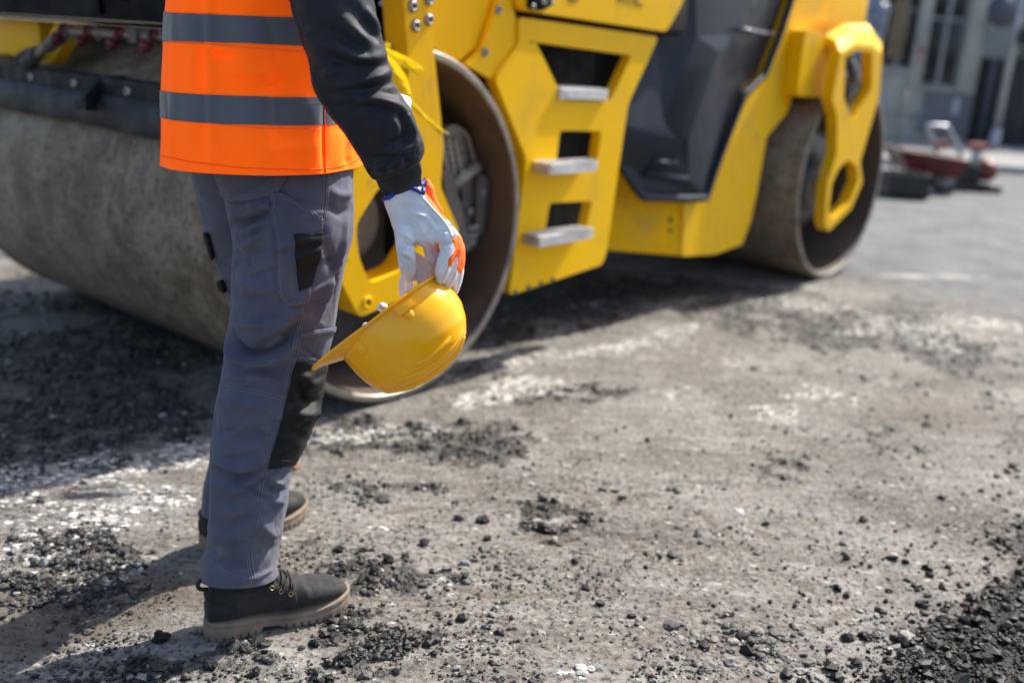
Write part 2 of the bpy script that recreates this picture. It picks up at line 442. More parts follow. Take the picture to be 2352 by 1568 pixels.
CRK = [[(1590, 1165), (1640, 1215), (1720, 1270), (1800, 1320), (1868, 1362)], [(1395, 1200), (1450, 1262), (1500, 1290)], [(1690, 1395), (1660, 1440), (1668, 1480)], [(1010, 700), (1180, 660), (1330, 640)], [(980, 1330), (1130, 1370), (1330, 1365)], [(1560, 1500), (1700, 1455), (1880, 1440), (1960, 1400)], [(880, 1180), (1010, 1165), (1120, 1130)], [(1900, 860), (2050, 900), (2200, 960), (2330, 1010)]]
CRK = [np.array([gnd(*p)[:2] for p in densify(c_, 14)]) for c_ in CRK]
def crack(X, Y):
    r = np.zeros(len(X)); ok = np.where((Y > 1.1) & (Y < 4.5) & (np.abs(X) < 2.6))[0]; x = X[ok] + .02 * fbm(np.stack([X[ok] * 14, Y[ok] * 14], 1), 3, 67); y = Y[ok] + .02 * fbm(np.stack([X[ok] * 14, Y[ok] * 14], 1), 3, 68); d = np.full(len(ok), 9.)
    for c_ in CRK:
        for p in c_: d = np.minimum(d, np.hypot(x - p[0], (y - p[1])))
    r[ok] = np.exp(-(d / .014) ** 2); return r
BOOT_R = (np.array([-.603, 1.807]), np.array([-.326, 1.981])); BOOT_L = (np.array([-.711, 2.148]), np.array([-.47, 2.31]))
def height(X, Y, dark, fresh, smooth, edge, fd):
    P = np.stack([X, Y], 1); far = 1 / (1 + (np.maximum(np.hypot(X, Y) - 3, 0) / 6) ** 2)
    h = .010 * fbm(P * 1.3, 3, 1) + .0050 * fbm(P * 14, 4, 2) * far + .0045 * np.abs(fbm(P * 55, 3, 3)) * far
    crumb = np.clip(fbm(P * 70, 2, 4) + .12, 0, 1)
    h += sstep(.3, .8, dark) * (.002 + .011 * crumb) * far
    lump = np.clip(fbm(P * 22, 3, 8) + .25, 0, 1)
    ridge = np.exp(-((fd - .10) / .10) ** 2)
    h += fresh * (.010 + .010 * sstep(.1, .6, fd)) + fresh * (.006 * lump + .007 * ridge * lump + .006 * crumb) 
    h = h * (1 - .75 * smooth) + smooth * .016
    flat = 1.
    for a, b in (BOOT_R, BOOT_L):
        t = np.clip(((P - a) @ (b - a)) / ((b - a) @ (b - a)), 0, 1); d = np.linalg.norm(P - (a + t[:, None] * (b - a)), axis=1)
        flat = flat * (.12 + .88 * sstep(.05, .13, d))
    for s in (.13, 3.78):
        q = P - (ROLLER_O[:2] + EX[:2] * s); aa = np.abs(q @ EX[:2]); bb = q @ BX[:2]
        flat = flat * np.where((bb > -.03) & (bb < 2.2), .1 + .9 * sstep(.1, .4, aa), 1)
    h = h - .006 * crack(X, Y) * (.5 + .5 * fbm(P * 20, 2, 66))
    return h * flat
ys = [-30, -14, -7, -3, -1, 0., .5, .8]; y = .95
while y < 26: ys.append(y); y += .0013 * y * y + .0032
ys += [27, 29, 32, 36, 42, 50, 64, 90, 140, 230]
ys = np.array(ys); s = np.concatenate([[-30, -9, -4, -2, -1.3], np.linspace(-1.0, -.66, 30), np.linspace(-.64, .66, 640), np.linspace(.68, 1.0, 30), [1.3, 2, 4, 9, 30]])
GX = s[None, :] * (np.maximum(ys, 0)[:, None] * .97 + .55); GY = np.repeat(ys[:, None], len(s), 1)
GX = GX.ravel(); GY = GY.ravel()
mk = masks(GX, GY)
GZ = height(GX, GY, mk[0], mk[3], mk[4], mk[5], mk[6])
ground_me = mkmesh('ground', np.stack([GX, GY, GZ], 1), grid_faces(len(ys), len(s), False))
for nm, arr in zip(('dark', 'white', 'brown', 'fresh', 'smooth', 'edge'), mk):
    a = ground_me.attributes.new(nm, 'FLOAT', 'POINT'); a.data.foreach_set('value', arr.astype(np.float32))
def ground_mat():
    t = NT('milled_road')
    o = t.tc.outputs['Object']
    big = t.ramp(t.noise(1.6, 6, .6), .35, .68); mid = t.noise(9, 6, .62); fine = t.noise(70, 6, .68); grit = t.noise(260, 4, .7)
    st = t.n('Mapping', {'Vector': o, 'Rotation': (0, 0, -ROLLER_YAW), 'Scale': (2.2, 26, 1)}).outputs[0]
    streak = t.noise(1.0, 6, .6, st)
    c = t.mix(big, (.160, .141, .118), (.246, .231, .208))
    c = t.mix(t.math('MULTIPLY', t.ramp(streak, .45, .75), .5), c, (.34, .335, .32))
    c = t.mix(t.math('MULTIPLY', t.ramp(streak, .50, .30), .55), c, (.075, .070, .064))
    c = t.mix(t.math('MULTIPLY', t.ramp(t.noise(1.15, 8, .70), .49, .66), .74), c, (.066, .059, .052))
    c = t.mix(t.math('MULTIPLY', t.ramp(mid, .48, .72), .6), c, (.085, .075, .066))
    c = t.mix(t.math('MULTIPLY', t.ramp(t.noise(3.2, 7, .7), .50, .72), .65), c, (.33, .315, .285))
    c = t.mix(t.math('MULTIPLY', t.ramp(t.noise(30, 6, .72), .52, .68), .55), c, (.36, .335, .30))
    c = t.mix(t.math('MULTIPLY', t.ramp(fine, .51, .60), .85), c, (.050, .046, .043))
    c = t.mix(t.math('MULTIPLY', t.ramp(fine, .46, .32), .42), c, (.44, .41, .37))
    # aggregate showing in the surface
    vd = t.voro(62, 'Distance'); vc = t.voro(62, 'Color'); sx = t.n('SeparateColor', {'Color': vc})
    stone = t.math('MULTIPLY', t.ramp(vd, .34, .22), t.ramp(sx.outputs[0], .70, .74))
    c = t.mix(t.math('MULTIPLY', stone, .75), c, t.mix(sx.outputs[1], (.17, .16, .155), (.50, .46, .40)))
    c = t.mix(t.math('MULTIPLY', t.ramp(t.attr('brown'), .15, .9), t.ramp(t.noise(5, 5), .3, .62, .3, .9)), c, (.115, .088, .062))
    # white ground aggregate
    v2 = t.n('TexVoronoi', {'Vector': t.n('Mapping', {'Vector': o, 'Rotation': (0, 0, -.5), 'Scale': (.62, 1, 1)}).outputs[0], 'Scale': 56.})
    s2 = t.n('SeparateColor', {'Color': v2.outputs['Color']})
    ed = t.math('ADD', v2.outputs['Distance'], t.math('ADD', t.math('MULTIPLY', t.math('SUBTRACT', t.noise(110, 5, .7), .5), .9), t.math('MULTIPLY', t.math('SUBTRACT', t.noise(38, 4, .6), .5), .8)))
    wa = t.ramp(t.math('ADD', t.attr('white'), t.math('MULTIPLY', t.math('SUBTRACT', t.noise(11, 6, .7), .5), .8)), .10, .95)
    thr = t.math('SUBTRACT', s2.outputs[0], t.math('MULTIPLY', wa, .62))
    chip = t.math('MULTIPLY', t.ramp(thr, .36, .26), t.math('MULTIPLY', t.ramp(ed, .50, .34), t.ramp(wa, .02, .25)))
    chip2 = t.math('MULTIPLY', t.ramp(s2.outputs[2], .965, .975), t.ramp(ed, .40, .20))
    dust = t.math('MULTIPLY', wa, t.math('MULTIPLY', t.ramp(t.noise(24, 7, .74), .42, .68, 0., .85), t.ramp(streak, .36, .58, .25, 1.)))
    # tarry residue, with the roller's shadow painted deeper left of and under it
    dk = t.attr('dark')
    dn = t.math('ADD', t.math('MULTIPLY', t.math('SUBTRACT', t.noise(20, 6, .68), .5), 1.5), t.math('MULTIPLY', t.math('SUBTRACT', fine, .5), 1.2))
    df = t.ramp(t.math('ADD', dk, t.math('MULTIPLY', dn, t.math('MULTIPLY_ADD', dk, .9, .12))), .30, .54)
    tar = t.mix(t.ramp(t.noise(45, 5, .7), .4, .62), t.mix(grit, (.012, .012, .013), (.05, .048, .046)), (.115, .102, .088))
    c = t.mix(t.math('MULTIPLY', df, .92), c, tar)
    c = t.mix(t.math('MULTIPLY', dust, .95), c, (.66, .64, .60))
    c = t.mix(t.math('MAXIMUM', chip, t.math('MULTIPLY', chip2, .5)), c, t.mix(s2.outputs[1], (.55, .49, .40), (.80, .79, .77)))
    # smooth older asphalt on the far side
    sm = t.attr('smooth')
    so = t.mix(t.ramp(t.noise(2.5, 5), .3, .7), (.085, .088, .090), (.155, .157, .158)); so = t.mix(t.math('MULTIPLY', t.ramp(fine, .5, .66), .6), so, (.06, .062, .064)); so = t.mix(t.math('MULTIPLY', t.ramp(streak, .48, .7), .4), so, (.27, .265, .255)); so = t.mix(t.math('MULTIPLY', t.ramp(mid, .5, .7), .4), so, (.26, .25, .235))
    so = t.mix(t.math('MULTIPLY', t.ramp(t.voro(190), .35, .1), .35), so, (.42, .42, .41))
    so = t.mix(t.math('MULTIPLY', wa, .8), so, (.5, .48, .44))
    c = t.mix(sm, c, so)
    c = t.mix(t.math('MULTIPLY', t.ramp(t.math('ADD', t.attr('edge'), t.math('MULTIPLY', t.math('SUBTRACT', mid, .5), 1.)), .4, .8), .85), c, (.03, .03, .032))  # painted shadow of the raised layer's near side
    fr = t.attr('fresh')
    fa = t.mix(t.ramp(t.voro(140), .0, .5), (.030, .028, .025), (.004, .004, .004))
    fa = t.mix(t.math('MULTIPLY', t.ramp(mid, .5, .7), .6), fa, (.10, .09, .07))
    c = t.mix(fr, c, fa)
    h = t.math('ADD', t.math('MULTIPLY', fine, .6), t.math('MULTIPLY', grit, .35))
    h = t.math('ADD', h, t.math('MULTIPLY', stone, .35)); h = t.math('ADD', h, t.math('MULTIPLY', chip, .3)); h = t.math('ADD', h, t.math('MULTIPLY', t.ramp(t.voro(170), .5, 0.), t.math('MULTIPLY', df, .9)))
    r = t.mix(df, (.86,) * 3, (.50,) * 3); r = t.mix(fr, r, (.55,) * 3)
    t.out(Base_Color=c, Roughness=r, Normal=t.bump(h, 1.0, .009), Specular_IOR_Level=.35)
    return t.m
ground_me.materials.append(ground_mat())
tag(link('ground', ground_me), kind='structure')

# ------------------------------------------------------------------ loose stones and asphalt crumbs
def ico(sub):
    bm = bmesh.new(); bmesh.ops.create_icosphere(bm, subdivisions=sub, radius=1)
    V = np.array([v.co[:] for v in bm.verts]); Fc = np.array([[v.index for v in f.verts] for f in bm.faces]); bm.free(); return V, Fc
def rock(sub, seed, rough=.35, squash=.75):
    V, Fc = ico(sub); r = 1 + rough * fbm(V * 1.3 + seed * 7.1, 3, seed) * 1.6
    V = V * r[:, None]; V[:, 2] *= squash; return V, Fc
def stone_mat(name, rough):
    t = NT(name); c = t.attr('tone', 'Color')
    c = t.mix(t.ramp(t.noise(300, 4), .35, .7), t.mix(.55, c, (0, 0, 0)), c)
    t.out(Base_Color=c, Roughness=rough, Specular_IOR_Level=.32, Normal=t.bump(t.noise(600, 4, .7), .5, .002)); return t.m
def scatter(name, X, Y, Z, S, tones, mat, sub=1, smooth=False, squash=.75, sink=.3):
    protos = [rock(sub, k, .62, squash) for k in range(6)]
    Vs, Fs, Ts, off = [], [], [], 0
    which = rng.integers(0, 6, len(X))
    for k in range(6):
        I = np.where(which == k)[0]
        if not len(I): continue
        V, Fc = protos[k]; n = len(I)
        az = rng.uniform(0, 2 * pi, n); sx = rng.uniform(.65, 1.6, n); sz = rng.uniform(.7, 1.15, n)
        c, s_ = np.cos(az), np.sin(az)
        x = V[None, :, 0] * sx[:, None]; y_ = V[None, :, 1]; z = V[None, :, 2] * sz[:, None]
        tl = rng.uniform(-.4, .4, n)[:, None]; z, x = z * np.cos(tl) + x * np.sin(tl), x * np.cos(tl) - z * np.sin(tl)
        wx = x * c[:, None] - y_ * s_[:, None]; wy = x * s_[:, None] + y_ * c[:, None]
        W = np.stack([wx, wy, z], -1) * S[I][:, None, None]
        W += np.stack([X[I], Y[I], Z[I] + S[I] * (squash * (1 - sink) - .12)], 1)[:, None, :]
        Vs.append(W.reshape(-1, 3)); Fs.append((Fc[None] + (np.arange(n) * len(V))[:, None, None]).reshape(-1, 3) + off)
        Ts.append(np.repeat(tones[I], len(V), 0)); off += n * len(V)
    me = mkmesh(name, np.vstack(Vs), np.vstack(Fs), mat, smooth)
    a = me.attributes.new('tone', 'FLOAT_COLOR', 'POINT'); T = np.hstack([np.vstack(Ts), np.ones((off, 1))]); a.data.foreach_set('color', T.astype(np.float32).ravel())
    return tag(link(name, me), kind='stuff')
def candidates(n, y0, y1, pw):
    u = rng.uniform(0, 1, n); q = 1 - pw
    y = (y0 ** q + u * (y1 ** q - y0 ** q)) ** (1 / q)
    x = rng.uniform(-1, 1, n) * (.60 * y + .25)
    return x, y
def free(X, Y, m=.0):
    P = np.stack([X, Y], 1); ok = np.ones(len(X), bool)
    for a, b in (BOOT_R, BOOT_L):
        d0 = (b - a) / np.linalg.norm(b - a); pr = np.array([-d0[1], d0[0]]); a2 = a + pr * .05
        t = np.clip((P - a2) @ d0, 0, .32); ok &= np.linalg.norm(P - (a2 + t[:, None] * d0), axis=1) > .058 + m
    for s_ in (.13, 3.78):
        q = P - (ROLLER_O[:2] + EX[:2] * s_); ok &= ~((np.abs(q @ EX[:2]) < .16) & (q @ BX[:2] > -.02) & (q @ BX[:2] < 2.2))
    return ok
CRUMB = stone_mat('asphalt_crumb', .42); PEBBLE = stone_mat('pebble', .75)
x, y = candidates(300000, 1.15, 9.5, 1.9)
m = masks(x, y); dens = sstep(.22, .85, m[0] + .45 * fbm(np.stack([x * 16, y * 16], 1), 3, 41) + .35 * fbm(np.stack([x * 48, y * 48], 1), 2, 47))
clump = sstep(.05, .42, fbm(np.stack([x * 5, y * 5], 1), 4, 43) + .08)
px, py, _ = project(np.stack([x, y, 0 * x], 1))
near = np.clip((px < 1500) * sstep(900, 1150, py), 0, 1)
p = .026 + .085 * clump + .16 * near * clump + .82 * dens
keep = (rng.uniform(0, 1, len(x)) < p * (1 - .8 * m[4])) & (m[3] < .3) & free(x, y)
x, y = x[keep], y[keep]; m = [k[keep] for k in m]; dens = dens[keep]
S = np.exp(rng.normal(-.3, .62, len(x))) * (.0024 + .0014 * dens); S = np.clip(S, .0010, .0120)
Z = height(x, y, m[0], m[3], m[4], m[5], m[6])
b = rng.uniform(.012, .06, (len(x), 1)); tn = b * np.array([1, .98, .96]) * .8; lt = rng.uniform(0, 1, len(x)) < .38
tn[lt] = rng.uniform(.05, .17, (lt.sum(), 1)) * np.array([1, .94, .86])
lt = rng.uniform(0, 1, len(x)) < .06
tn[lt] = rng.uniform(.2, .45, (lt.sum(), 1)) * np.array([1, .97, .93])
scatter('asphalt_crumbs', x, y, Z, S, tn, CRUMB)
print('crumbs', len(x))
# coarse black crumbs on and beside the fresh mat
x, y = candidates(110000, 1.15, 5, 1.6); m = masks(x, y)
p = .9 * m[3] * np.exp(-np.maximum(m[6] - .04, 0) / .13) + .65 * np.exp(-np.maximum(-m[6], 0) / .06) * (y < 4.5) + .13 * np.exp(-np.maximum(-m[6], 0) / .28) * (y < 4.5)
keep = (rng.uniform(0, 1, len(x)) < p) & (m[6] > -.8); x, y = x[keep], y[keep]; m = [k[keep] for k in m]
S = np.clip(np.exp(rng.normal(-.1, .68, len(x))) * .0031, .0010, .016); Z = height(x, y, m[0], m[3], m[4], m[5], m[6])
tn = rng.uniform(.003, .016, (len(x), 1)) * np.ones((1, 3))
scatter('loose_fresh_asphalt', x, y, Z, S, tn, CRUMB)
print('fresh', len(x))
# pale pebbles and flat white chips
x, y = candidates(90000, 1.15, 8, 1.8); m = masks(x, y); px, py, _ = project(np.stack([x, y, 0 * x], 1))
low = sstep(1330, 1480, py) * sstep(1000, 1250, px)
p = .015 + .16 * low * sstep(-.1, .3, fbm(np.stack([x * 7, y * 7], 1), 3, 51)) + .30 * sstep(.2, .8, m[1]) 
keep = (rng.uniform(0, 1, len(x)) < p * (1 - m[4])) & (m[3] < .2) & free(x, y); x, y = x[keep], y[keep]; m = [k[keep] for k in m]; low = low[keep]
S = np.clip(np.exp(rng.normal(0, .5, len(x))) * (.0034 + .0022 * low), .0015, .016); Z = height(x, y, m[0], m[3], m[4], m[5], m[6])
tn = rng.uniform(.16, .40, (len(x), 1)) * np.array([1, .95, .87]); wh = rng.uniform(0, 1, len(x)) < (.015 + .5 * sstep(.2, .7, m[1])); tn[wh] = rng.uniform(.5, .8, (wh.sum(), 1)) * np.array([1, .98, .95])
scatter('pale_pebbles', x, y, Z, S, tn, PEBBLE, sub=2, smooth=False, squash=.6, sink=.5)
print('pebbles', len(x))

# ------------------------------------------------------------------ street side: building, gate, posts, pavement
WALL = pbr('pale_render', (.43, .405, .36), .85, .14, 1.2, .3, 40, dirt=(.20, .18, .155), ds=1.1, da=.6)
PLINTH = pbr('grey_plinth', (.17, .172, .19), .8, .12, 1.5, .2, 40, dirt=(.25, .22, .24), ds=2, da=.4)
FRAMEW = pbr('window_paint', (.36, .365, .38), .55, .1, 2)
GLASS = pbr('dark_glass', (.022, .022, .025), .12, .1, 2)
BLIND = pbr('wood_blind', (.20, .135, .075), .6, .2, 4, dirt=(.1, .07, .04), ds=3)
STONE = pbr('kerb_concrete', (.34, .335, .32), .85, .15, 3, .4, 60, dirt=(.16, .15, .14), ds=3, da=.6)
PAVE = pbr('pavement_concrete', (.24, .236, .228), .9, .12, 2, .3, 60, dirt=(.18, .17, .16), ds=1.2, da=.5)
BLACKP = pbr('black_plastic', (.012, .012, .014), .45, .2, 6)
POLEB = pbr('blue_grey_paint', (.05, .075, .115), .5, .15, 4, dirt=(.1, .09, .08), ds=6, da=.4)
POLEG = pbr('galvanised', (.36, .37, .40), .45, .12, 5, metal=.5)
SIGNB = pbr('sign_back', (.06, .075, .10), .5, .12, 4); SIGNG = pbr('sign_back_pale', (.17, .19, .20), .55, .1, 4)
BRICKB = pbr('brown_render', (.11, .085, .07), .85, .2, 2, .3, 40)
YF = 21.0
def zb(x, y, Y):
    p = onplane(1952.3 + .293 * x, .293 * y, (0, Y, 0), (0, 1, 0)); return p[0], p[2]
def XZ(y): return Matrix(((1, 0, 0, 0), (0, 0, -1, y), (0, 1, 0, 0), (0, 0, 0, 1)))
bld = empty('town_building', Matrix.Translation((8, YF, 0)))
tag(bld, 'pale rendered town building with tall narrow windows and a grey plinth across the road', 'building')
def wx(x, y=350): return zb(x, y, YF)[0] - 8
def wz(x, y): return zb(x, y, YF)[1]
xr = wx(1420); zs = wz(450, 545); zs2 = wz(750, 690)
wins = [(wx(190), wx(530), zs, 3.4), (wx(610), wx(905), zs2, 3.4)]
for k in range(1, 6): wins.append((wx(190) - 1.55 * k, wx(190) - 1.55 * k + .95, zs, 3.4))
for k in range(0, 7): wins.append((wx(190) + 1.0 - 1.55 * k, wx(190) + 1.95 - 1.55 * k, 4.4, 6.6))
zl = wz(400, 890)
plate('wall', [(-14, zl), (xr, zl), (xr, 8.5), (-14, 8.5)], [[(a, z0), (b, z0), (b, z1), (a, z1)] for a, b, z0, z1 in wins], 0, .3, WALL, bld, r=0, hr=0, bev=.008, M=Matrix.Translation((0, .15, 0)) @ SIDE_M)
box('wall_base', (-14, .05, 0), (xr, .4, zl - .002), WALL, bld, .01)
box('plinth', (wx(565, 870), -.03, wz(760, 1050)), (wx(955, 870), .1, wz(760, 725)), PLINTH, bld, .01)
box('pilaster', (wx(505), -.05, zl), (wx(600), .05, 8.5), WALL, bld, .015)
for n_, (a, b, z0, z1) in enumerate(wins):
    box('window_sill', (a - .06, -.07, z0 - .07), (b + .06, .18, z0 - .001), WALL, bld, .01)
    f = box('window_frame', (a + .001, .17, z0), (b - .001, .20, z1 - .001), FRAMEW, bld, .004)
    w = b - a; mid = (a + b) / 2 if n_ != 0 else a + w * .62
    for q0, q1 in ((a + .05, mid - .04), (mid + .04, b - .05)):
        for h0, h1 in ((z0 + .06, z0 + (z1 - z0) * .58), (z0 + (z1 - z0) * .58 + .06, z1 - .06)):
            box('pane', (q0, .155, h0), (q1, .169, h1), GLASS, f, .002)
    box('mullion', (mid - .035, .12, z0 + .002), (mid + .035, .154, z1 - .002), FRAMEW, f, .004)
a, b, z0, z1 = wins[0]
box('wooden_blind', (a + .28, .06, z0 + .2), (a + .62, .10, z1 - .02), BLIND, bld, .006)
GRAF = pbr('spray_paint_red', (.32, .13, .13), .8, .3, 8); GRAFB = pbr('spray_paint_blue', (.22, .33, .38), .8, .3, 8)
for nm, mt, cx, cz, pts in (('spray_mark', GRAF, wx(545, 400), wz(545, 400), [(-.08, .22), (-.02, .05), (-.1, -.02), (.08, .0), (.0, .1), (.02, -.25), (-.03, -.3)]),
                            ('spray_mark', GRAFB, wx(575, 220), wz(575, 220), [(-.05, .05), (.03, .1), (.05, -.02), (-.04, -.06)]),
                            ('spray_mark', GRAFB, wx(550, 920), wz(550, 920), [(-.04, .22), (.05, .1), (-.06, 0), (.04, -.12), (-.04, -.2)])):
    P = catmull(np.array([(cx + x_, -.062, cz + z_) for x_, z_ in pts]), 40); V, Fc = tube_vf(P, .022, 6); V[:, 1] = -.052 + (V[:, 1] + .062) * .12
    obj(nm, V, Fc, mt, bld, local=True)
PAPER = pbr('paper', (.5, .48, .52), .8, .1)
box('pasted_notice', (wx(800, 830), -.036, wz(800, 895)), (wx(850, 830), -.031, wz(800, 770)), PAPER, bld, 0)
DARKW = pbr('dark_door', (.006, .006, .007), .6); DP = pbr('downpipe_dark', (.02, .02, .022), .5)
V, Fc = tube_vf([(wx(1180), -.10, 0), (wx(1180), -.10, 8.4)], .05, 14); obj('downpipe', V, Fc, DP, bld, local=True)
# side wing, gate and hedge
box('door_recess', (wx(968, 780), -.04, .06), (wx(1040, 780), .1, 2.35), DARKW, bld, .005); box('brown_facing', (wx(1042, 780), -.05, .0), (wx(1175), .1, 2.35), BRICKB, bld, .01)
wing = empty('low_brown_wall', Matrix.Translation((0, 23.4, 0))); tag(wing, 'low brown wall behind the dark gate and under the tree', 'wall')
x0, _ = zb(1240, 900, 23.4); x1, _ = zb(1700, 900, 23.4)
box('wall', (x0, 0, .0), (x1 + .25, .3, 2.35), BRICKB, wing, .01); box('coping', (x0 - .04, -.04, 2.352), (x1 + .29, .34, 2.43), STONE, wing, .01)
GATE = pbr('dark_gate_paint', (.010, .012, .018), .5, .2, 4)
gt = empty('metal_gate', Matrix.Translation((0, 20.6, 0))); tag(gt, 'tall dark sheet metal gate under overhanging leaves at the far right', 'gate')
gx0, _ = zb(1165, 1000, 20.6)
for k in range(12): box('board', (gx0 + .25 * k, 0, .06), (gx0 + .25 * k + .235, .04, 1.75), GATE, gt, .006)
box('gate_frame', (gx0 - .08, -.03, .03), (gx0 - .02, .06, 1.8), GATE, gt, .006); box('rail', (gx0, .042, .4), (gx0 + 3, .09, .48), GATE, gt, .005); box('rail', (gx0, .042, 1.4), (gx0 + 3, .09, 1.48), GATE, gt, .005)
def leafmat(name, c):
    t = NT(name); t.out(Base_Color=t.mix(t.ramp(t.noise(4, 3), .3, .7), tuple(k * .5 for k in c), c), Roughness=.55); return t.m
LEAF = leafmat('leaf', (.045, .085, .022)); BARK = pbr('bark', (.09, .07, .05), .9, .2, 8)
tr = empty('leafy_tree', Matrix.Translation((gx0 + 1.6, 22.2, 0))); tag(tr, 'dense dark green tree leaning over the metal gate', 'tree')
V, Fc = tube_vf([(0, 0, 0), (.05, 0, 1.4), (-.05, .05, 2.6), (.1, 0, 3.6)], [.16, .13, .10, .05], 10); obj('trunk', V, Fc, BARK, tr, local=True)
nl = 9000; ctr = rng.normal(0, 1, (nl, 3)); ctr /= np.linalg.norm(ctr, axis=1)[:, None]; ctr *= rng.uniform(.45, 1, (nl, 1)) ** .4
cl = np.array([(0, -.3, 3.2, 1.7), (-1.2, -.8, 2.4, 1.0), (1.1, -.7, 2.5, 1.2), (-.4, -1.0, 2.1, .8), (.3, 0, 4.6, 1.3), (-1.3, -.2, 3.6, 1.0), (1.6, 0, 3.8, 1.2)])[rng.integers(0, 7, nl)]
P = cl[:, :3] + ctr * cl[:, 3:]; d1 = rng.normal(0, 1, (nl, 3)); d1 /= np.linalg.norm(d1, axis=1)[:, None]; d2 = np.cross(d1, rng.normal(0, 1, (nl, 3))); d2 /= np.linalg.norm(d2, axis=1)[:, None]
sz = rng.uniform(.05, .10, (nl, 1)); Q = np.stack([P - d1 * sz, P + d2 * sz * .45, P + d1 * sz, P - d2 * sz * .45], 1).reshape(-1, 3)
obj('crown', Q, np.arange(nl * 4).reshape(-1, 4), LEAF, tr, smooth=False, local=True)
# posts
def post(name, foot, top, r, mat, label, cat, Y):
    X0, _ = zb(*foot, Y); h = zb(*top, Y)[1]
    e = empty(name, Matrix.Translation((X0, Y, 0))); tag(e, label, cat)
    V, Fc = tube_vf([(0, 0, 0), (0, 0, h)], r, 16); obj('pole', V, Fc, mat, e, local=True); return e
sp = post('road_sign', (1010, 1130), (1165, -120), .045, POLEB, 'blue grey sign post seen from behind with a round sign above a rectangular plate', 'road sign', 19.6)
Xs, Zs = zb(1190, 85, 19.6); sx = sp.location.x
V, Fc = joinvf([tube_vf([(Xs - sx, -.075, Zs), (Xs - sx, -.050, Zs)], [.285, .285], 40), tube_vf([(Xs - sx, -.052, Zs + .28 * cos(t)) if 0 else (Xs - sx + .28 * sin(t), -.055, Zs + .28 * cos(t)) for t in np.linspace(0, 2 * pi, 40)], .012, 6, False)])
obj('round_sign', V, Fc, SIGNB, sp, local=True)
Xp, Zp = zb(1145, 335, 19.6); box('sign_plate', (Xp - sx - .26, -.072, Zp - .28), (Xp - sx + .24, -.050, Zp + .28), SIGNG, sp, .004)
for z_ in (Zp, Zs): box('clamp', (-.06, -.05, z_ - .02), (.06, .05, z_ + .02), POLEG, sp, .004)
lp = post('lamp_post', (1115, 1180), (1330, -900), .062, POLEG, 'pale galvanised lamp post just left of the dark gate', 'lamp post', 19.0)
V, Fc = tube_vf([(0, 0, 0), (0, 0, .5)], .09, 16); obj('base_sleeve', V, Fc, POLEG, lp, local=True)
box('junction_box', (.03, -.16, 2.0), (.19, -.05, 2.26), BLACKP, lp, .02)
tp = post('thin_post', (340, 1300), (372, 700), .022, pbr('green_grey_paint', (.14, .16, .14), .6), 'thin green grey post standing behind the red wheelbarrow', 'post', 13.6)
V, Fc = tube_vf([(0, 0, 0), (0, 0, .03)], .09, 12); obj('foot_plate', V, Fc, POLEG, tp, local=True)
# pavement and kerb
pv = box('pavement', (-20, 15.25, -.2), (40, 22.5, .12), PAVE, None, .0); tag(pv, kind='structure')
kb = empty('kerb', Matrix.Translation((0, 15.0, 0))); kb['kind'] = 'structure'
k0 = box('kerb_stone', (0, 0, -.15), (.985, .245, .13), STONE, kb, .02); k0.location = (2, 0, 0)
for k in range(1, 14):
    o = k0.copy(); col.objects.link(o); o.parent = kb; o.location = (2 + k, rng.uniform(-.006, .006), rng.uniform(-.006, .004))
# ---- small site machines
RED = pbr('red_paint', (.14, .02, .014), .45, .2, 8, dirt=(.10, .06, .05), ds=6, da=.6)
REDD = pbr('dark_red_paint', (.10, .012, .014), .45, .25, 6, dirt=(.05, .04, .04), ds=5, da=.6)
REDP = pbr('faded_red_plastic', (.27, .075, .07), .5, .15, 8)
CHROME = pbr('chrome_tube', (.42, .43, .46), .3, .05, 8, metal=1.); RUB = pbr('rubber', (.015, .015, .015), .7)
ENG = pbr('engine_black', (.02, .02, .022), .5, .2, 10, dirt=(.08, .07, .06), ds=8, da=.5)
YM = 12.2
def zm(x, y, Y=YM): p = zb(x, y, Y); return p[0], p[1]
bx, _ = zm(985, 1480)
pc = empty('plate_compactor', Matrix.Translation((bx, YM, 0))); tag(pc, 'red plate compactor with a bright tubular handle parked by the kerb', 'plate compactor')
def rel(x, y, Y=YM): p = zm(x, y, Y); return p[0] - bx, p[1]
x0, z0 = rel(815, 1450); x1, z1 = rel(1155, 1350)
box('base_plate', (x0, -.22, .01), (x1, .22, .10), ENG, pc, .03)
box('engine_block', (x0 + .06, -.15, .10), (rel(980, 1400)[0], .15, rel(900, 1290)[1]), ENG, pc, .03)
for k in range(5): box('cooling_fin', (x0 + .04, -.17, .14 + .035 * k), (x0 + .24, .17, .15 + .035 * k), ENG, pc, .003)
t0 = rel(1070, 1335); V, Fc = remesh_vf([blob_tube([(t0[0] - .03, -.07, t0[1]), (t0[0] + .03, .07, t0[1])], [.135, .135], 20)], .02, 6); obj('fuel_tank', V, Fc, RED, pc, local=True)
a0 = rel(1005, 1150); box('air_filter_cover', (a0[0] - .11, -.09, a0[1] - .045), (a0[0] + .10, .09, a0[1] + .04), REDP, pc, .03)
box('filter_neck', (a0[0] - .05, -.05, .25), (a0[0] + .05, .05, a0[1] - .04), CHROME, pc, .02)
h = [rel(x, y) for x, y in ((660, 1170), (600, 1010), (612, 985), (730, 990), (760, 1010), (835, 1170), (880, 1290))]
P = catmull(np.array([(q[0], -.05, q[1]) for q in h]), 40); V, Fc = tube_vf(P, .026, 12); obj('handle', V, Fc, CHROME, pc, local=True)
P = np.array([(h[0][0], -.05, h[0][1]), (h[0][0] + .1, -.05, .30), (x0 + .06, -.05, .2)]); V, Fc = tube_vf(catmull(P, 12), .02, 10); obj('handle_stay', V, Fc, ENG, pc, local=True)
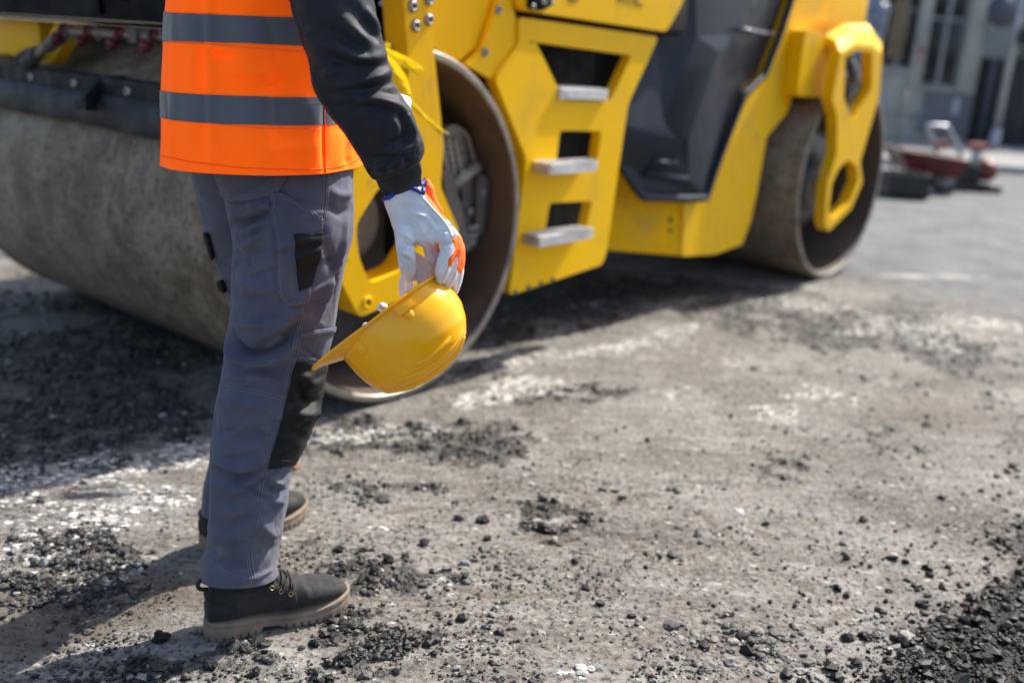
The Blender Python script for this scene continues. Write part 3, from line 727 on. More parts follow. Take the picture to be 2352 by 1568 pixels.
g0 = rel(705, 1130); box('throttle_cover', (g0[0] - .08, -.09, g0[1] - .05), (g0[0] + .08, .0, g0[1] + .03), REDP, pc, .02)
YW = 11.7
wbx, _ = zm(560, 1400, YW)
wbw = empty('wheelbarrow', Matrix.Translation((wbx, YW, 0))); tag(wbw, 'dark red wheelbarrow lying low beside the plate compactor', 'wheelbarrow')
def relw(x, y): p = zm(x, y, YW); return p[0] - wbx, p[1]
top = [relw(x, y) for x, y in ((320, 1160), (850, 1245))]; bot = [relw(x, y) for x, y in ((430, 1330), (790, 1385))]
V = []
for (x_, z_), hw in zip(top + bot, (.32, .30, .20, .20)): V += [(x_, -hw, z_), (x_, hw, z_)]
o = obj('tray', V, [(0, 2, 6, 4), (1, 5, 7, 3), (0, 4, 5, 1), (2, 3, 7, 6), (4, 6, 7, 5)], REDD, wbw, smooth=False, local=True); m = o.modifiers.new('t', 'SOLIDIFY'); m.thickness = .012
rm = np.array([V[0], V[2], V[3], V[1], V[0]]); Vr, Fr = tube_vf(np.array(densify(rm, .05)), .014, 8, False); obj('rim', Vr, Fr, REDD, wbw, local=True)
w0 = relw(745, 1420); rW = .17
Vw, Fw = tube_vf([(w0[0] + rW * cos(t), 0, rW + .03 + rW * sin(t)) for t in np.linspace(0, 2 * pi, 32)], .035, 10, False); wh = obj('wheel', Vw, Fw, RUB, wbw, local=True)
Vh, Fh = joinvf([cyl((w0[0], -.05, rW + .03), (w0[0], .05, rW + .03), .05), cyl((w0[0], -.012, rW + .03), (w0[0], .012, rW + .03), .135, 24)]); obj('hub', Vh, Fh, FRAMEW, wh, local=True)
for s_ in (-1, 1):
    Vh, Fh = tube_vf([(w0[0], .1 * s_, rW + .03), (relw(560, 1400)[0], .2 * s_, .30), (relw(250, 1290)[0], .26 * s_, .48)], .017, 8); obj('shaft', Vh, Fh, CHROME, wbw, local=True)
    Vh, Fh = tube_vf([(relw(470, 1300)[0], .21 * s_, .36), (relw(440, 1400)[0], .22 * s_, .015), (relw(520, 1400)[0], .22 * s_, .02), (relw(560, 1400)[0], .2 * s_, .30)], .014, 8); obj('leg', Vh, Fh, CHROME, wbw, local=True)
YC = 10.9
cx0, _ = zm(245, 1530, YC); cx1, _ = zm(560, 1530, YC); _, czt = zm(400, 1350, YC); cm = (cx0 + cx1) / 2; hw = (cx1 - cx0) / 2
cr = empty('plastic_crate', Matrix.Translation((cm, YC, 0))); tag(cr, 'black plastic crate standing in front of the wheelbarrow', 'crate')
for lo, hi, nm in (((-hw, -.2, .03), (hw, -.18, czt), 'side_panel'), ((-hw, .18, .03), (hw, .2, czt), 'side_panel'), ((-hw, -.178, .03), (-hw + .02, .178, czt), 'end_panel'), ((hw - .02, -.178, .03), (hw, .178, czt), 'end_panel'), ((-hw + .022, -.178, .04), (hw - .022, .178, .06), 'base')):
    box(nm, lo, hi, BLACKP, cr, .006)
box('rim', (-hw - .015, -.215, czt - .04), (hw + .015, -.2025, czt), BLACKP, cr, .004)
for s_ in (-1, 1): box('foot', (s_ * hw * .8 - .03, -.17, 0), (s_ * hw * .8 + .03, .17, .029), BLACKP, cr, .004)
TARP = pbr('blue_tarp', (.17, .20, .26), .5, .3, 7, .4, 20)
cxt, czt = zb(215, 250, 14.5)
Vt, Ft = ico(4); Vt = Vt * (1 + .5 * fbm(Vt * 2.2, 4, 3))[:, None] * np.array([.20, .18, .52]); Vt = Vt + np.array([0, 0, .62 - .62])
tb = empty('tarpaulin_bundle', Matrix.Translation((cxt - .1, 14.5, 0))); tag(tb, 'crumpled blue tarpaulin bundle hanging behind the rear drum fork', 'tarpaulin')
obj('tarp', Vt + np.array([0, 0, czt]), Ft, TARP, tb, local=True); V, Fc = tube_vf([(0, 0, 0), (0, 0, czt + .3)], .025, 10); obj('stake', V, Fc, POLEG, tb, local=True)

# ------------------------------------------------------------------ road roller
def yellow_mat(name, c, grime):
    t = NT(name); o = t.tc.outputs['Object']; z = t.n('SeparateXYZ', {0: o}).outputs[2]
    cc = t.mix(t.ramp(t.noise(1.3, 5), .3, .7), tuple(k * .93 for k in c), c)
    cc = t.mix(t.math('MULTIPLY', t.ramp(t.noise(2.6, 8, .68), .50, .74), .45 * grime), cc, (.40, .285, .085))
    low = t.ramp(z, 1.3, .2, .25, 1.)
    sp_ = t.n('TexVoronoi', {'Vector': t.n('Mapping', {'Vector': o, 'Rotation': (.3, .5, .2)}).outputs[0], 'Scale': 21.}); sc_ = t.n('SeparateColor', {'Color': sp_.outputs['Color']})
    spl = t.math('MULTIPLY', t.ramp(t.math('ADD', sp_.outputs['Distance'], t.math('MULTIPLY', t.noise(90, 4), .35)), .36, .26), t.ramp(sc_.outputs[0], .80, .84)); cc = t.mix(t.math('MULTIPLY', spl, t.math('MULTIPLY', low, .55 * grime)), cc, (.10, .075, .045))
    scr = t.noise(1, 5, .6, t.n('Mapping', {'Vector': o, 'Rotation': (0, .6, 0), 'Scale': (60, 60, 3)}).outputs[0]); cc = t.mix(t.math('MULTIPLY', t.ramp(scr, .62, .74), .30 * grime), cc, (.30, .22, .09))
    run = t.noise(1, 6, .65, t.n('Mapping', {'Vector': o, 'Scale': (14, 14, 1.1)}).outputs[0]); cc = t.mix(t.math('MULTIPLY', t.ramp(run, .55, .75), .28 * grime), cc, (.45, .32, .10))
    t.out(Base_Color=cc, Roughness=t.ramp(t.noise(7, 5), .3, .7, .42, .58), Specular_IOR_Level=.16, Normal=t.bump(t.noise(180, 4), .04, .002)); return t.m
YEL = yellow_mat('yellow_paint', (1.0, .56, .001), .8)
YELD = yellow_mat('yellow_paint_worn', (.97, .535, .002), 1.25)
CHAR = pbr('charcoal_plastic', (.016, .023, .038), .45, .12, 3, .06, 300, dirt=(.05, .05, .05), ds=2, da=.3, spec=.22)
COVER = pbr('black_cover', (.0022, .0028, .0045), .6, .15, 3, .08, 200, spec=.07)
DARKM = pbr('dark_interior', (.012, .011, .010), .8)
GREY = pbr('dirty_grey_steel', (.27, .255, .235), .55, .2, 9, .25, 90, metal=.35, dirt=(.14, .085, .05), ds=9, da=.8)
GREYD = pbr('dark_grey_steel', (.085, .085, .09), .5, .2, 9, .2, 90, metal=.2, dirt=(.16, .11, .075), ds=12, da=.6)
TREAD = pbr('tread_steel', (.60, .60, .60), .42, .12, 12, .1, 100, metal=.5, dirt=(.25, .22, .2), ds=10, da=.5)
RUBS = pbr('scraper_rubber', (.024, .028, .034), .65, .2, 3, .15, 50, dirt=(.11, .105, .10), ds=3, da=.8)
SCRP = pbr('scraper_steel', (.006, .008, .013), .55, .2, 5, .15, 80, spec=.2, dirt=(.08, .085, .09), ds=8, da=.5)
NOZ = pbr('red_nozzle', (.10, .014, .018), .45, .2, 20); PIPE = pbr('spray_pipe', (.21, .19, .16), .45, .2, 12, metal=.4, dirt=(.1, .08, .06), ds=14, da=.6)
BOLT = pbr('bolt_zinc', (.40, .40, .40), .35, .1, 30, metal=.8); INK = pbr('black_ink', (.012, .012, .012), .5)
HOSE = pbr('hose_rubber', (.02, .02, .02), .55)
def drum_mat():
    t = NT('drum_steel'); o = t.tc.outputs['Object']
    big = t.ramp(t.noise(2.2, 7, .65), .3, .7); band = t.noise(1, 5, .6, t.n('Mapping', {'Vector': o, 'Scale': (1.3, 16, 1.3)}).outputs[0])
    sm = t.noise(1, 6, .65, t.n('Mapping', {'Vector': o, 'Scale': (26, 5, 5)}).outputs[0]); fine = t.noise(120, 5, .7)
    c = t.mix(big, (.150, .108, .070), (.290, .235, .168)); c = t.mix(t.ramp(band, .5, .7, 0, .22), c, (.24, .215, .18)); c = t.mix(t.ramp(t.noise(9, 8, .75), .46, .62, 0, .85), c, (.30, .255, .19)); c = t.mix(t.ramp(sm, .5, .72, 0, .4), c, (.07, .055, .042)); c = t.mix(t.ramp(t.noise(34, 7, .75), .48, .62, 0, .7), c, (.07, .053, .038))
    c = t.mix(t.ramp(fine, .55, .72, 0, .5), c, (.08, .07, .062))
    v = t.n('TexVoronoi', {'Vector': t.n('Mapping', {'Vector': o, 'Scale': (1, .8, 1)}).outputs[0], 'Scale': 30.}); sx = t.n('SeparateColor', {'Color': v.outputs['Color']})
    sp_ = t.math('MULTIPLY', t.ramp(sx.outputs[0], .88, .90), t.ramp(t.math('ADD', v.outputs['Distance'], t.math('MULTIPLY', fine, .3)), .36, .22)); c = t.mix(t.math('MULTIPLY', sp_, .75), c, (.50, .48, .46))
    t.out(Base_Color=c, Roughness=t.ramp(big, 0, 1, .75, .62), Metallic=.05, Specular_IOR_Level=.3, Normal=t.bump(t.math('ADD', fine, t.math('MULTIPLY', sp_, .8)), .35, .004)); return t.m
DRUM = drum_mat()
DRUMIN = pbr('drum_inside_rust', (.075, .052, .038), .7, .25, 5, .2, 60, dirt=(.13, .11, .095), ds=4, da=.7)
RIMM = pbr('drum_rim_bare', (.30, .27, .235), .45, .2, 14, .2, 80, metal=.5, dirt=(.12, .09, .07), ds=12, da=.7)
RM = Matrix.Translation(Vector(ROLLER_O)) @ Matrix.Rotation(ROLLER_YAW, 4, 'Z')
rr = empty('road_roller', RM); tag(rr, 'big yellow tandem road roller with charcoal covers standing on the worn road', 'road roller')
RLOC = dict(local=True)
def drum(a):
    V, Fc = lathe_vf([(.604, .003), (.610, .012), (.610, 2.118), (.604, 2.127)], 160); V += np.array([a, 0, .612]); d = obj('drum', V, Fc, DRUM, rr, **RLOC); autosmooth(d, 40)
    V, Fc = lathe_vf([(.578, .004), (.575, .012), (.575, .40), (.50, .44), (.16, .46), (.16, .36), (.0001, .36)], 96); V += np.array([a, 0, .612]); o = obj('drum_interior', V, Fc[:], DRUMIN, d, **RLOC); autosmooth(o, 40)
    V, Fc = lathe_vf([(.604, .003), (.599, -.002), (.583, -.002), (.578, .004)], 160); V += np.array([a, 0, .612]); o = obj('rim', V, Fc, RIMM, d, **RLOC); autosmooth(o, 40)
    V, Fc = lathe_vf([(.604, 2.127), (.575, 2.13), (.575, 1.7), (.0001, 1.68)], 96); V += np.array([a, 0, .612]); obj('drum_end', V, Fc, DRUMIN, d, **RLOC)
    return d
drum(.13); drum(3.78)
BOLTM = None
def bolt(a, b, c, r=.014, name='bolt', mat=None, parent=None):
    global BOLTM
    if BOLTM is None:
        V, Fc = lathe_vf([(.0001, -.30), (.5, -.30), (.55, -.62), (.72, -.70), (.95, -.6), (1, -.2), (1.25, -.15), (1.25, 0)], 18); BOLTM = mkmesh('bolt', V, Fc, BOLT); BOLTM.materials.append(DARKM); BOLTM.polygons.foreach_set('material_index', np.repeat([1, 1, 0, 0, 0, 1, 0], 18).astype(np.int32))
    me = BOLTM
    o = bpy.data.objects.new(name, me); col.objects.link(o); o.parent = parent or rr; o.location = (a, b, c); o.scale = (r, r, r); return o
# front fork on the side of the drum
plate('drum_fork', [(.02, 1.80), (.11, 1.80), (.135, 1.36), (.19, 1.12), (.236, .90), (.23, .765), (.335, .60), (.25, .46), (.12, .405), (-.115, .358), (-.19, .48), (-.27, .66), (-.17, .80), (-.05, .90), (.05, 1.02), (.065, 1.14), (.028, 1.36)],
      [[(-.14, .665), (-.04, .785), (.08, .77), (.17, .62), (.07, .495), (-.075, .465), (-.125, .56)]], -.065, .10, YELD, rr, r=.02, hr=.03, bev=.009)
for a, c in ((.15, 1.36), (.08, 1.335), (.152, 1.30), (.095, 1.278), (.09, 1.39), (.155, 1.42)): bolt(a - .012, -.066, c, .0155)
V, Fc = lathe_vf([(.021, -.006), (.021, -.069), (.018, -.073), (.012, -.073), (.011, -.055), (.0001, -.055)], 24); V += np.array([-.085, 0, .405]); obj('pin_boss', V, Fc, YELD, rr, **RLOC); V, Fc = cyl((-.085, -.056, .405), (-.085, -.068, .405), .008, 12); obj('pin', V, Fc, GREYD, rr, **RLOC)
# drive bracket inside the front drum
br = empty('drive_bracket', RM); br.parent = rr; br.matrix_parent_inverse = RM.inverted(); WM[br.name] = RM
bpy.data.objects.remove(br)
plate('drive_bracket', [(.40, .92), (.50, .955), (.575, .92), (.66, .74), (.60, .70), (.44, .70), (.40, .79)], [[(.535, .925), (.565, .90), (.63, .755), (.605, .745)]], .14, .05, GREY, rr, r=.03, hr=.01, bev=.006)
for k in range(3): plate('grille_bar', [(.405 + .034 * k, .90), (.425 + .034 * k, .905), (.475 + .036 * k, .745), (.455 + .036 * k, .74)], [], .118, .02, GREY, rr, r=.003, bev=.003)
for c in (.80, .85, .885): box('grille_rung', (.41 + (.9 - c) * .3, .121, c - .008), (.52 + (.9 - c) * .3, .137, c + .008), GREYD, rr, .003)
V, Fc = tube_vf([(.40, .11, .70), (.53, .11, .765), (.60, .11, .80)], .022, 12); obj('bracket_arm', V, Fc, GREY, rr, **RLOC)
plate('bracket_plate', [(.53, .775), (.66, .765), (.70, .73), (.675, .535), (.645, .53), (.62, .47), (.535, .485), (.50, .57), (.44, .70)], [[(.50, .70), (.535, .72), (.545, .67), (.515, .65)]], .125, .03, GREYD, rr, r=.025, hr=.01, bev=.006)
plate('bracket_web', [(.60, .77), (.655, .755), (.635, .56), (.60, .55)], [], .10, .02, GREYD, rr, r=.01, bev=.004)
plate('bracket_foot', [(.535, .545), (.62, .545), (.625, .53), (.535, .525)], [], .105, .018, GREY, rr, r=.004, bev=.003)
for a, c in ((.635, .70), (.57, .63), (.575, .565), (.603, .567), (.57, .51), (.595, .512), (.52, .78)): bolt(a, .105, c, .011, mat=GREY)
plate('bracket_side', [(.37, .80), (.42, .80), (.55, .50), (.52, .48), (.40, .70)], [], .07, .03, GREYD, rr, r=.015, bev=.004)
V, Fc = lathe_vf([(.20, .42), (.20, .30), (.17, .27), (.0001, .27)], 40); V += np.array([.02, 0, .62]); obj('drive_motor', V, Fc, GREYD, rr, **RLOC)
V, Fc = lathe_vf([(.14, .30), (.14, .12), (.11, .10), (.0001, .10)], 36); V += np.array([-.02, 0, .63]); obj('drive_hub', V, Fc, GREY, rr, **RLOC)
# side plates over the drum, hood and step panel
plate('side_plate', [(.13, 1.252), (.29, 1.226), (.44, 1.172), (.526, 1.222), (.603, 1.40), (.64, 1.85), (.13, 1.85)], [], .085, .02, YEL, rr, r=.008, bev=.005)
plate('side_plate', [(.532, 1.218), (.609, 1.40), (.646, 1.85), (.66, 1.85), (.625, 1.48), (.702, 1.352), (.715, 1.25), (.625, 1.165), (.592, 1.12), (.452, 1.168)], [], .06, .03, YEL, rr, r=.012, bev=.008)
bolt(.607, .059, 1.362, .0135); bolt(.548, .059, 1.213, .0135)
plate('step_panel', [(.712, 1.345), (1.655, 1.328), (1.47, 1.04), (1.412, .39), (1.388, .345), (.765, .287), (.812, .83), (.60, 1.125), (.63, 1.17), (.725, 1.25)],
      [[(.82, 1.262), (1.462, 1.242), (1.335, 1.05), (1.02, 1.05)], [(1.01, .932), (1.293, .928), (1.28, .795), (1.0, .79)], [(.98, .645), (1.272, .635), (1.245, .52), (.962, .52)]], .05, .05, YEL, rr, r=.03, hr=.018, bev=.012)
for a, c in ((.80, .30), (.88, .308), (.96, .316), (1.04, .323)): box('edge_clip', (a - .010, .047, c - .010), (a + .010, .105, c + .008), GREYD, rr, .003)
box('step_well', (.78, .34, .34), (1.60, .38, 1.33), DARKM, rr, .004)
TEETH = None
def step(a0, a1, c, b0, b1, slant=0.):
    s_ = plate('step', [(a0, b0), (a1, b0 + slant), (a1 - .012, b1), (a0 + .012, b1)], [], 0, .042, TREAD, rr, r=.012, bev=.004, M=Matrix.Translation((0, 0, c - .021)))
    vs = []
    for i in range(int((a1 - a0 - .03) / .018)):
        for j in range(int((b1 - b0 - .02) / .022)):
            x = a0 + .02 + i * .018 + (.009 if j % 2 else 0); y = b0 + .014 + j * .022
            vs.append(tube_vf([(x, y, c - .001), (x, y, c + .006)], [.0062, .0045], 6))
    V, Fc = joinvf(vs); o = obj('tread_studs', V, Fc, TREAD, s_, local=True, smooth=False); o['kind'] = 'stuff'
def z5(x, y): k = 1200 / 1447 / 1.7415; return (1500 / 1.7415 + x * k, y * k)
step(*[side(*z5(x, 440), .035)[0] for x in (893, 1130)], 1.098, .035, .22)
a0, _ = side(*z5(872, 800), -.075); a1, _ = side(*z5(1098, 790), -.05); step(a0, a1, side(*z5(985, 783), -.04)[1], -.05, .06, .02)
a0, _ = side(*z5(820, 1150), -.075); a1, _ = side(*z5(1077, 1130), -.05); step(a0, a1, side(*z5(945, 1120), -.04)[1], -.05, .06, .02)
V, Fc = tube_vf([rw for rw in [(1.0, .30, .50), (1.12, .29, .56), (1.16, .30, .70)]], .10, 16); obj('hydraulic_tank', V, Fc, GREY, rr, **RLOC)
plate('engine_hood', [(.712, 1.368), (1.688, 1.352), (1.775, 1.45), (2.02, 1.85), (.675, 1.85), (.635, 1.48)], [], .035, .05, YEL, rr, r=.02, bev=.012)
box('hood_gap', (.70, .086, 1.30), (1.60, .12, 1.50), DARKM, rr, 0)
lx = [side(D, y, .035) for D, y in ((1210, 0), (1236, 0), (1262, 10), (1240, 26), (1210, 20))]
lt = plate('hood_latch', [(lx[0][0], lx[4][1]), (lx[1][0] + .004, lx[3][1]), (lx[2][0] - .012, lx[2][1] - .004), (lx[2][0] - .004, lx[2][1] + .03), (lx[1][0], lx[1][1] + .06), (lx[0][0], lx[1][1] + .06)], [], .012, .022, COVER, rr, r=.02, bev=.005)
bolt(lx[1][0] + .006, .012, lx[1][1] - .004, .012, parent=lt); bolt(lx[0][0] + .012, .012, lx[4][1] + .008, .009, parent=lt); bolt(lx[2][0] - .012, .012, lx[2][1] + .005, .008, parent=lt)
def decal(name, txt, a, b, c, size, mat, slantM=None):
    cu = bpy.data.curves.new(name, 'FONT'); cu.body = txt; cu.size = size; cu.extrude = .0006
    tmp = bpy.data.objects.new(name, cu); me = bpy.data.meshes.new_from_object(tmp); bpy.data.objects.remove(tmp)
    me.materials.clear(); me.materials.append(mat); me.transform(Matrix.Translation((a, b, c)) @ SIDE_M); return link(name, me, rr)
ta, tc = side(1417, 8, .034); decal('hood_lettering', 'ATIC', ta, .0335, tc, .085, INK)
ta, tc = side(1303, 3, .034); decal('hood_lettering', 'es', ta, .0335, tc, .075, INK)
# dark machine body behind the panels
box('chassis', (.45, .40, .42), (2.9, 1.75, 1.34), DARKM, rr, .02)
box('engine_bay', (.66, .13, 1.36), (2.0, 2.0, 1.86), DARKM, rr, .02)
box('water_tank', (-.02, .16, 1.24), (.64, 2.02, 1.9), COVER, rr, .05)
box('shade_block', (-.45, 1.22, 1.24), (-.03, 2.08, 1.9), COVER, rr, .02)  # unseen block added to shade the yellow frame below it
box('rear_hood', (2.9, .22, 1.46), (4.3, 1.95, 1.95), YEL, rr, .06)
box('platform', (1.3, .1, 1.87), (2.9, 2.05, 1.95), DARKM, rr, .01)
box('canopy', (.9, -.02, 2.95), (3.1, 2.15, 3.05), YEL, rr, .04)
for a in (1.0, 3.0):
    for b in (.06, 2.02): box('canopy_post', (a - .04, b, 1.95), (a + .04, b + .06, 2.95), COVER, rr, .01)
box('operator_seat', (1.9, .5, 1.95), (2.4, .95, 2.4), COVER, rr, .05)
# charcoal side cover in the middle
def z6(x, y): k = 1200 / 1568 / 1.7415; return (2400 / 1.7415 + x * k, y * k)
def Q6(x, y, b): return L3(*z6(x, y), b)
cv = dict(A=(430, -60, .19), B=(300, 200, .20), C=(135, 560, .17), D=(120, 650, .15), E=(330, 640, .12), F=(505, 190, .12), G=(500, -60, .14), H=(735, 175, .10), I=(622, 272, .08), J=(460, 742, .06), K=(742, 485, .15),
          L=(846, 390, .18), M=(462, 932, .08), N=(585, 905, .12), O=(1015, -60, .18), P=(800, -60, .12), Q=(185, 795, .15), R=(450, 770, .10), S=(225, 912, .14), T=(455, 930, .115), U=(552, 1035, .10), W=(210, 1030, .13), X=(105, 860, .145), Y=(440, 742, .075), Z=(918, 190, .18))
kk = list(cv); Vc = [Q6(*cv[k]) for k in kk]
def fc(s_): return tuple(kk.index(c) for c in s_)
faces = [fc(s_) for s_ in ('ABG', 'BFG', 'BEF', 'BCE', 'CDE', 'FEI', 'FIH', 'EJI', 'HIK', 'HKL', 'HLZ', 'IJM', 'IMN', 'INK', 'GFH', 'GHP', 'PHZ', 'PZO', 'DYE', 'EYJ', 'YMJ', 'XDY', 'XYM', 'XMU', 'XUW', 'MUN')]
o = obj('side_cover', Vc, faces, CHAR, rr, smooth=False, local=True)
bm = bmesh.new(); bm.from_mesh(o.data); bmesh.ops.delete(bm, geom=[v for v in bm.verts if not v.link_faces], context='VERTS'); bmesh.ops.recalc_face_normals(bm, faces=bm.faces); bm.to_mesh(o.data); bm.free()
m = o.modifiers.new('thick', 'SOLIDIFY'); m.thickness = .02; m.offset = -1 
m = o.modifiers.new('bev', 'BEVEL'); m.width = .030; m.segments = 4; m.limit_method = 'ANGLE'; m.angle_limit = radians(10); autosmooth(o, 60)
lip = [Q6(x, y, b) for x, y, b in ((1020, -60, .105), (935, 200, .105), (858, 395, .105), (748, 505, .105), (610, 870, .11), (555, 1035, .10), (440, 1040, .09), (225, 1030, .12), (180, 980, .15), (110, 860, .20))]
V, Fc = tube_vf(np.array(densify(lip, .03)), .019, 10); obj('cover_lip', V, Fc, CHAR, o, local=True)
V, Fc = tube_vf([Q6(722, 150, .085), Q6(800, 165, .09), Q6(898, 180, .15)], .011, 10); obj('cover_handle', V, Fc, pbr('edge_highlight', (.14, .15, .18), .35), o, local=True)  # paler tone paints the highlight along the ledge edge
for (p, q) in (((270, 850), (400, 852)), ((240, 905), (455, 935))):
    V, Fc = tube_vf([Q6(*p, .112), Q6(*q, .080)], .014, 8); obj('cover_rib', V, Fc, CHAR, o, local=True)
# yellow rear frame
corner_b = .13
fr = [side(*z6(x, y), corner_b) for x, y in ((430, 1340), (600, 1330), (742, 1278), (785, 1165), (822, 1000), (872, 715))]
fo = fr + [(fr[-1][0] + .20, 1.0), (fr[-1][0] + .26, 1.12), (fr[-1][0] + .30, 1.46), (3.62, 1.56), (3.45, 1.95), (2.85, 1.95)] + [side(*z6(x, y), corner_b) for x, y in ((1000, 0), (850, 400), (740, 510), (600, 880), (548, 1030), (440, 1030))]
plate('rear_frame', fo, [], corner_b, .30, YELD, rr, r=.012, bev=.010)
c0 = fr[0]; lb = LZ(*z6(10, 1308), c0[1] + .03)
Vf = [(c0[0], corner_b + .004, c0[1]), (lb[0], lb[1], c0[1] + .03), (lb[0], lb[1], .95), (c0[0], corner_b + .004, .80)]
Vf = Vf + [(x + .06, y + .06, z) for x, y, z in Vf]
o = obj('frame_nose', Vf, [(0, 1, 2, 3), (7, 6, 5, 4), (0, 4, 5, 1), (1, 5, 6, 2), (2, 6, 7, 3), (3, 7, 4, 0)], YELD, rr, smooth=False, local=True); bmm = o.modifiers.new('b', 'BEVEL'); bmm.width = .006
q0 = np.array(Vf[0]); q1 = np.array(Vf[1]); nrm = np.cross(q1 - q0, (0, 0, 1)); nrm /= np.linalg.norm(nrm); nrm = -nrm if nrm[1] > 0 else nrm
for cc, hh in ((1150, .03), (1205, .022)):
    d = EYEP; Rd = ray(*z6(368, cc)); p0 = rworld(q0); nw = EX * nrm[0] + BX * nrm[1]; tt = np.dot(p0 - d, nw) / np.dot(Rd, nw); h_ = d + Rd * tt + nw * .002
    u_ = (rworld(q1) - p0); u_ /= np.linalg.norm(u_); w_ = .022
    Vd = [h_ - u_ * w_ * .5 + np.array([0, 0, -hh / 2]), h_ + u_ * w_ * .5 + np.array([0, 0, -hh / 2]), h_ + u_ * w_ * .5 + np.array([0, 0, hh / 2]), h_ - u_ * w_ * .5 + np.array([0, 0, hh / 2])]
    obj('stencil_mark', Vd, [(0, 1, 2, 3)], pbr('faded_ink', (.14, .09, .02), .6), rr, smooth=False)
# rear fork
fk = [(3.25, 1.09), (3.27, 1.34), (3.44, 1.395), (3.70, 1.40), (3.86, 1.36), (3.915, 1.12), (3.84, .90), (3.785, .735), (3.875, .61), (3.76, .45), (3.475, .335), (3.40, .40), (3.36, .63), (3.425, .79), (3.35, 1.0)]
plate('drum_fork', fk, [[(3.335, 1.325), (3.47, 1.362), (3.705, 1.366), (3.78, 1.16), (3.58, .975), (3.405, 1.10)], [(3.60, .755), (3.76, .70), (3.80, .62), (3.71, .49), (3.50, .405), (3.435, .45), (3.42, .62), (3.48, .70)]], -.085, .065, YELD, rr, r=.02, hr=.02, bev=.010)
lo = [(3.262, 1.335), (3.44, 1.392), (3.70, 1.397), (3.862, 1.357)]
hi = [side(*z6(x, y), .07) for x, y in ((1172, 182), (1278, 122), (1398, 120), (1448, 215))]
Vk = [(a, -.083, c) for a, c in lo] + [(a, .07, c) for a, c in hi]; ridge = [((l[0] + h[0]) / 2 + .0, -.022, (l[1] + h[1]) / 2 + .018) for l, h in zip(lo, hi)]
Vk = Vk + ridge + [(a, .10, c - .06) for a, c in hi]
o = obj('fork_cap', Vk, [(0, 1, 9, 8), (1, 2, 10, 9), (2, 3, 11, 10), (8, 9, 5, 4), (9, 10, 6, 5), (10, 11, 7, 6), (4, 5, 13, 12), (5, 6, 14, 13), (6, 7, 15, 14), (0, 8, 4, 12), (3, 15, 7, 11), (0, 12, 13, 1), (1, 13, 14, 2), (2, 14, 15, 3)], YEL, rr, smooth=False, local=True)
bm = bmesh.new(); bm.from_mesh(o.data); bmesh.ops.recalc_face_normals(bm, faces=bm.faces); bm.to_mesh(o.data); bm.free(); m = o.modifiers.new('b', 'BEVEL'); m.width = .012; m.segments = 2
a0, c0_ = side(*z6(972, 500), .10); a1, c1_ = side(*z6(1200, 185), .10)
plate('fork_arm', [(a0, c0_ + .09), (a0 + .02, c0_), (a1 + .10, c0_), (a1 + .12, c0_ + .1), (a1 + .06, c1_ - .02), (a0 + .02, c1_ + .01), (a0, c1_ - .03)], [], .04, .42, YELD, rr, r=.02, bev=.035)
V, Fc = joinvf([lathe_vf([(.16, .32), (.16, .10), (.13, .06), (.07, .06), (.06, .02), (.0001, .02)], 32)]); V += np.array([3.60, 0, 1.16]); obj('steering_cylinder', V, Fc, GREY, rr, **RLOC)
V, Fc = tube_vf(catmull(np.array([(3.50, .0, 1.33), (3.60, -.03, 1.22), (3.62, -.02, 1.10), (3.55, .03, 1.0)]), 16), .018, 10); obj('hose', V, Fc, HOSE, rr, **RLOC)
V, Fc = tube_vf(catmull(np.array([(3.58, .0, 1.34), (3.67, -.03, 1.24), (3.69, -.02, 1.14), (3.60, .03, 1.02)]), 16), .015, 10); obj('hose', V, Fc, CHROME, rr, **RLOC)
V, Fc = lathe_vf([(.17, .40), (.17, .10), (.12, .06), (.05, .06), (.05, .03), (.0001, .03)], 36); V += np.array([3.56, 0, .60]); obj('drive_motor', V, Fc, GREYD, rr, **RLOC)
V, Fc = lathe_vf([(.30, .35), (.30, .2), (.24, .16), (.0001, .16)], 40); V += np.array([3.70, 0, .61]); obj('drive_flange', V, Fc, GREYD, rr, **RLOC)
for k in range(16): 
    t = .6 + k * .13; bolt(3.62 + .02 * sin(3 * t) - .14 + (k % 2) * .03, -.086, 1.02 + k * .018 if k < 12 else .8, .0055) if k < 10 else None
# front end: scraper, spray bar, frame
plate('scraper_bar', [(.02, 0), (2.12, 0), (2.12, .075), (.02, .075)], [], 0, .012, SCRP, rr, r=0, bev=.003, M=Matrix.Translation((-.435, 0, .968)) @ Matrix(((0, 0, -1, 0), (1, 0, 0, 0), (0, 1, 0, 0), (0, 0, 0, 1))))
box('scraper_flange', (-.428, .02, 1.034), (-.36, 2.12, 1.043), SCRP, rr, .003)
nb = 60; bb = np.linspace(.01, 2.13, nb); Vs = []
for k, b in enumerate(bb):
    w = .006 * sin(b * 9) + .004 * sin(b * 23 + 1)
    Vs += [(-.4425, b, .985), (-.446 + w * .3, b, .93), (-.449 + w, b, .872 + .003 * sin(b * 7))]
o = obj('scraper_blade', Vs, [(3 * k + r_, 3 * k + 3 + r_, 3 * k + 4 + r_, 3 * k + 1 + r_) for k in range(nb - 1) for r_ in (0, 1)], RUBS, rr, local=True); m = o.modifiers.new('t', 'SOLIDIFY'); m.thickness = .010; m.offset = 0
def bolty(a, b, c, r):
    o = bolt(a, b, c, r); o.rotation_euler = (0, 0, -pi / 2); return o
for b in (.35, .75, 1.12, 1.46, 1.8): bolty(-.442, b, 1.008, .014)
plate('scraper_bracket', [(-.34, 1.05), (-.435, 1.045), (-.505, .975), (-.50, .945), (-.46, .955), (-.40, 1.0)], [], .93, .03, SCRP, rr, r=.008, bev=.004)
box('bracket_pad', (-.515, .905, .93), (-.47, .99, .962), SCRP, rr, .006)
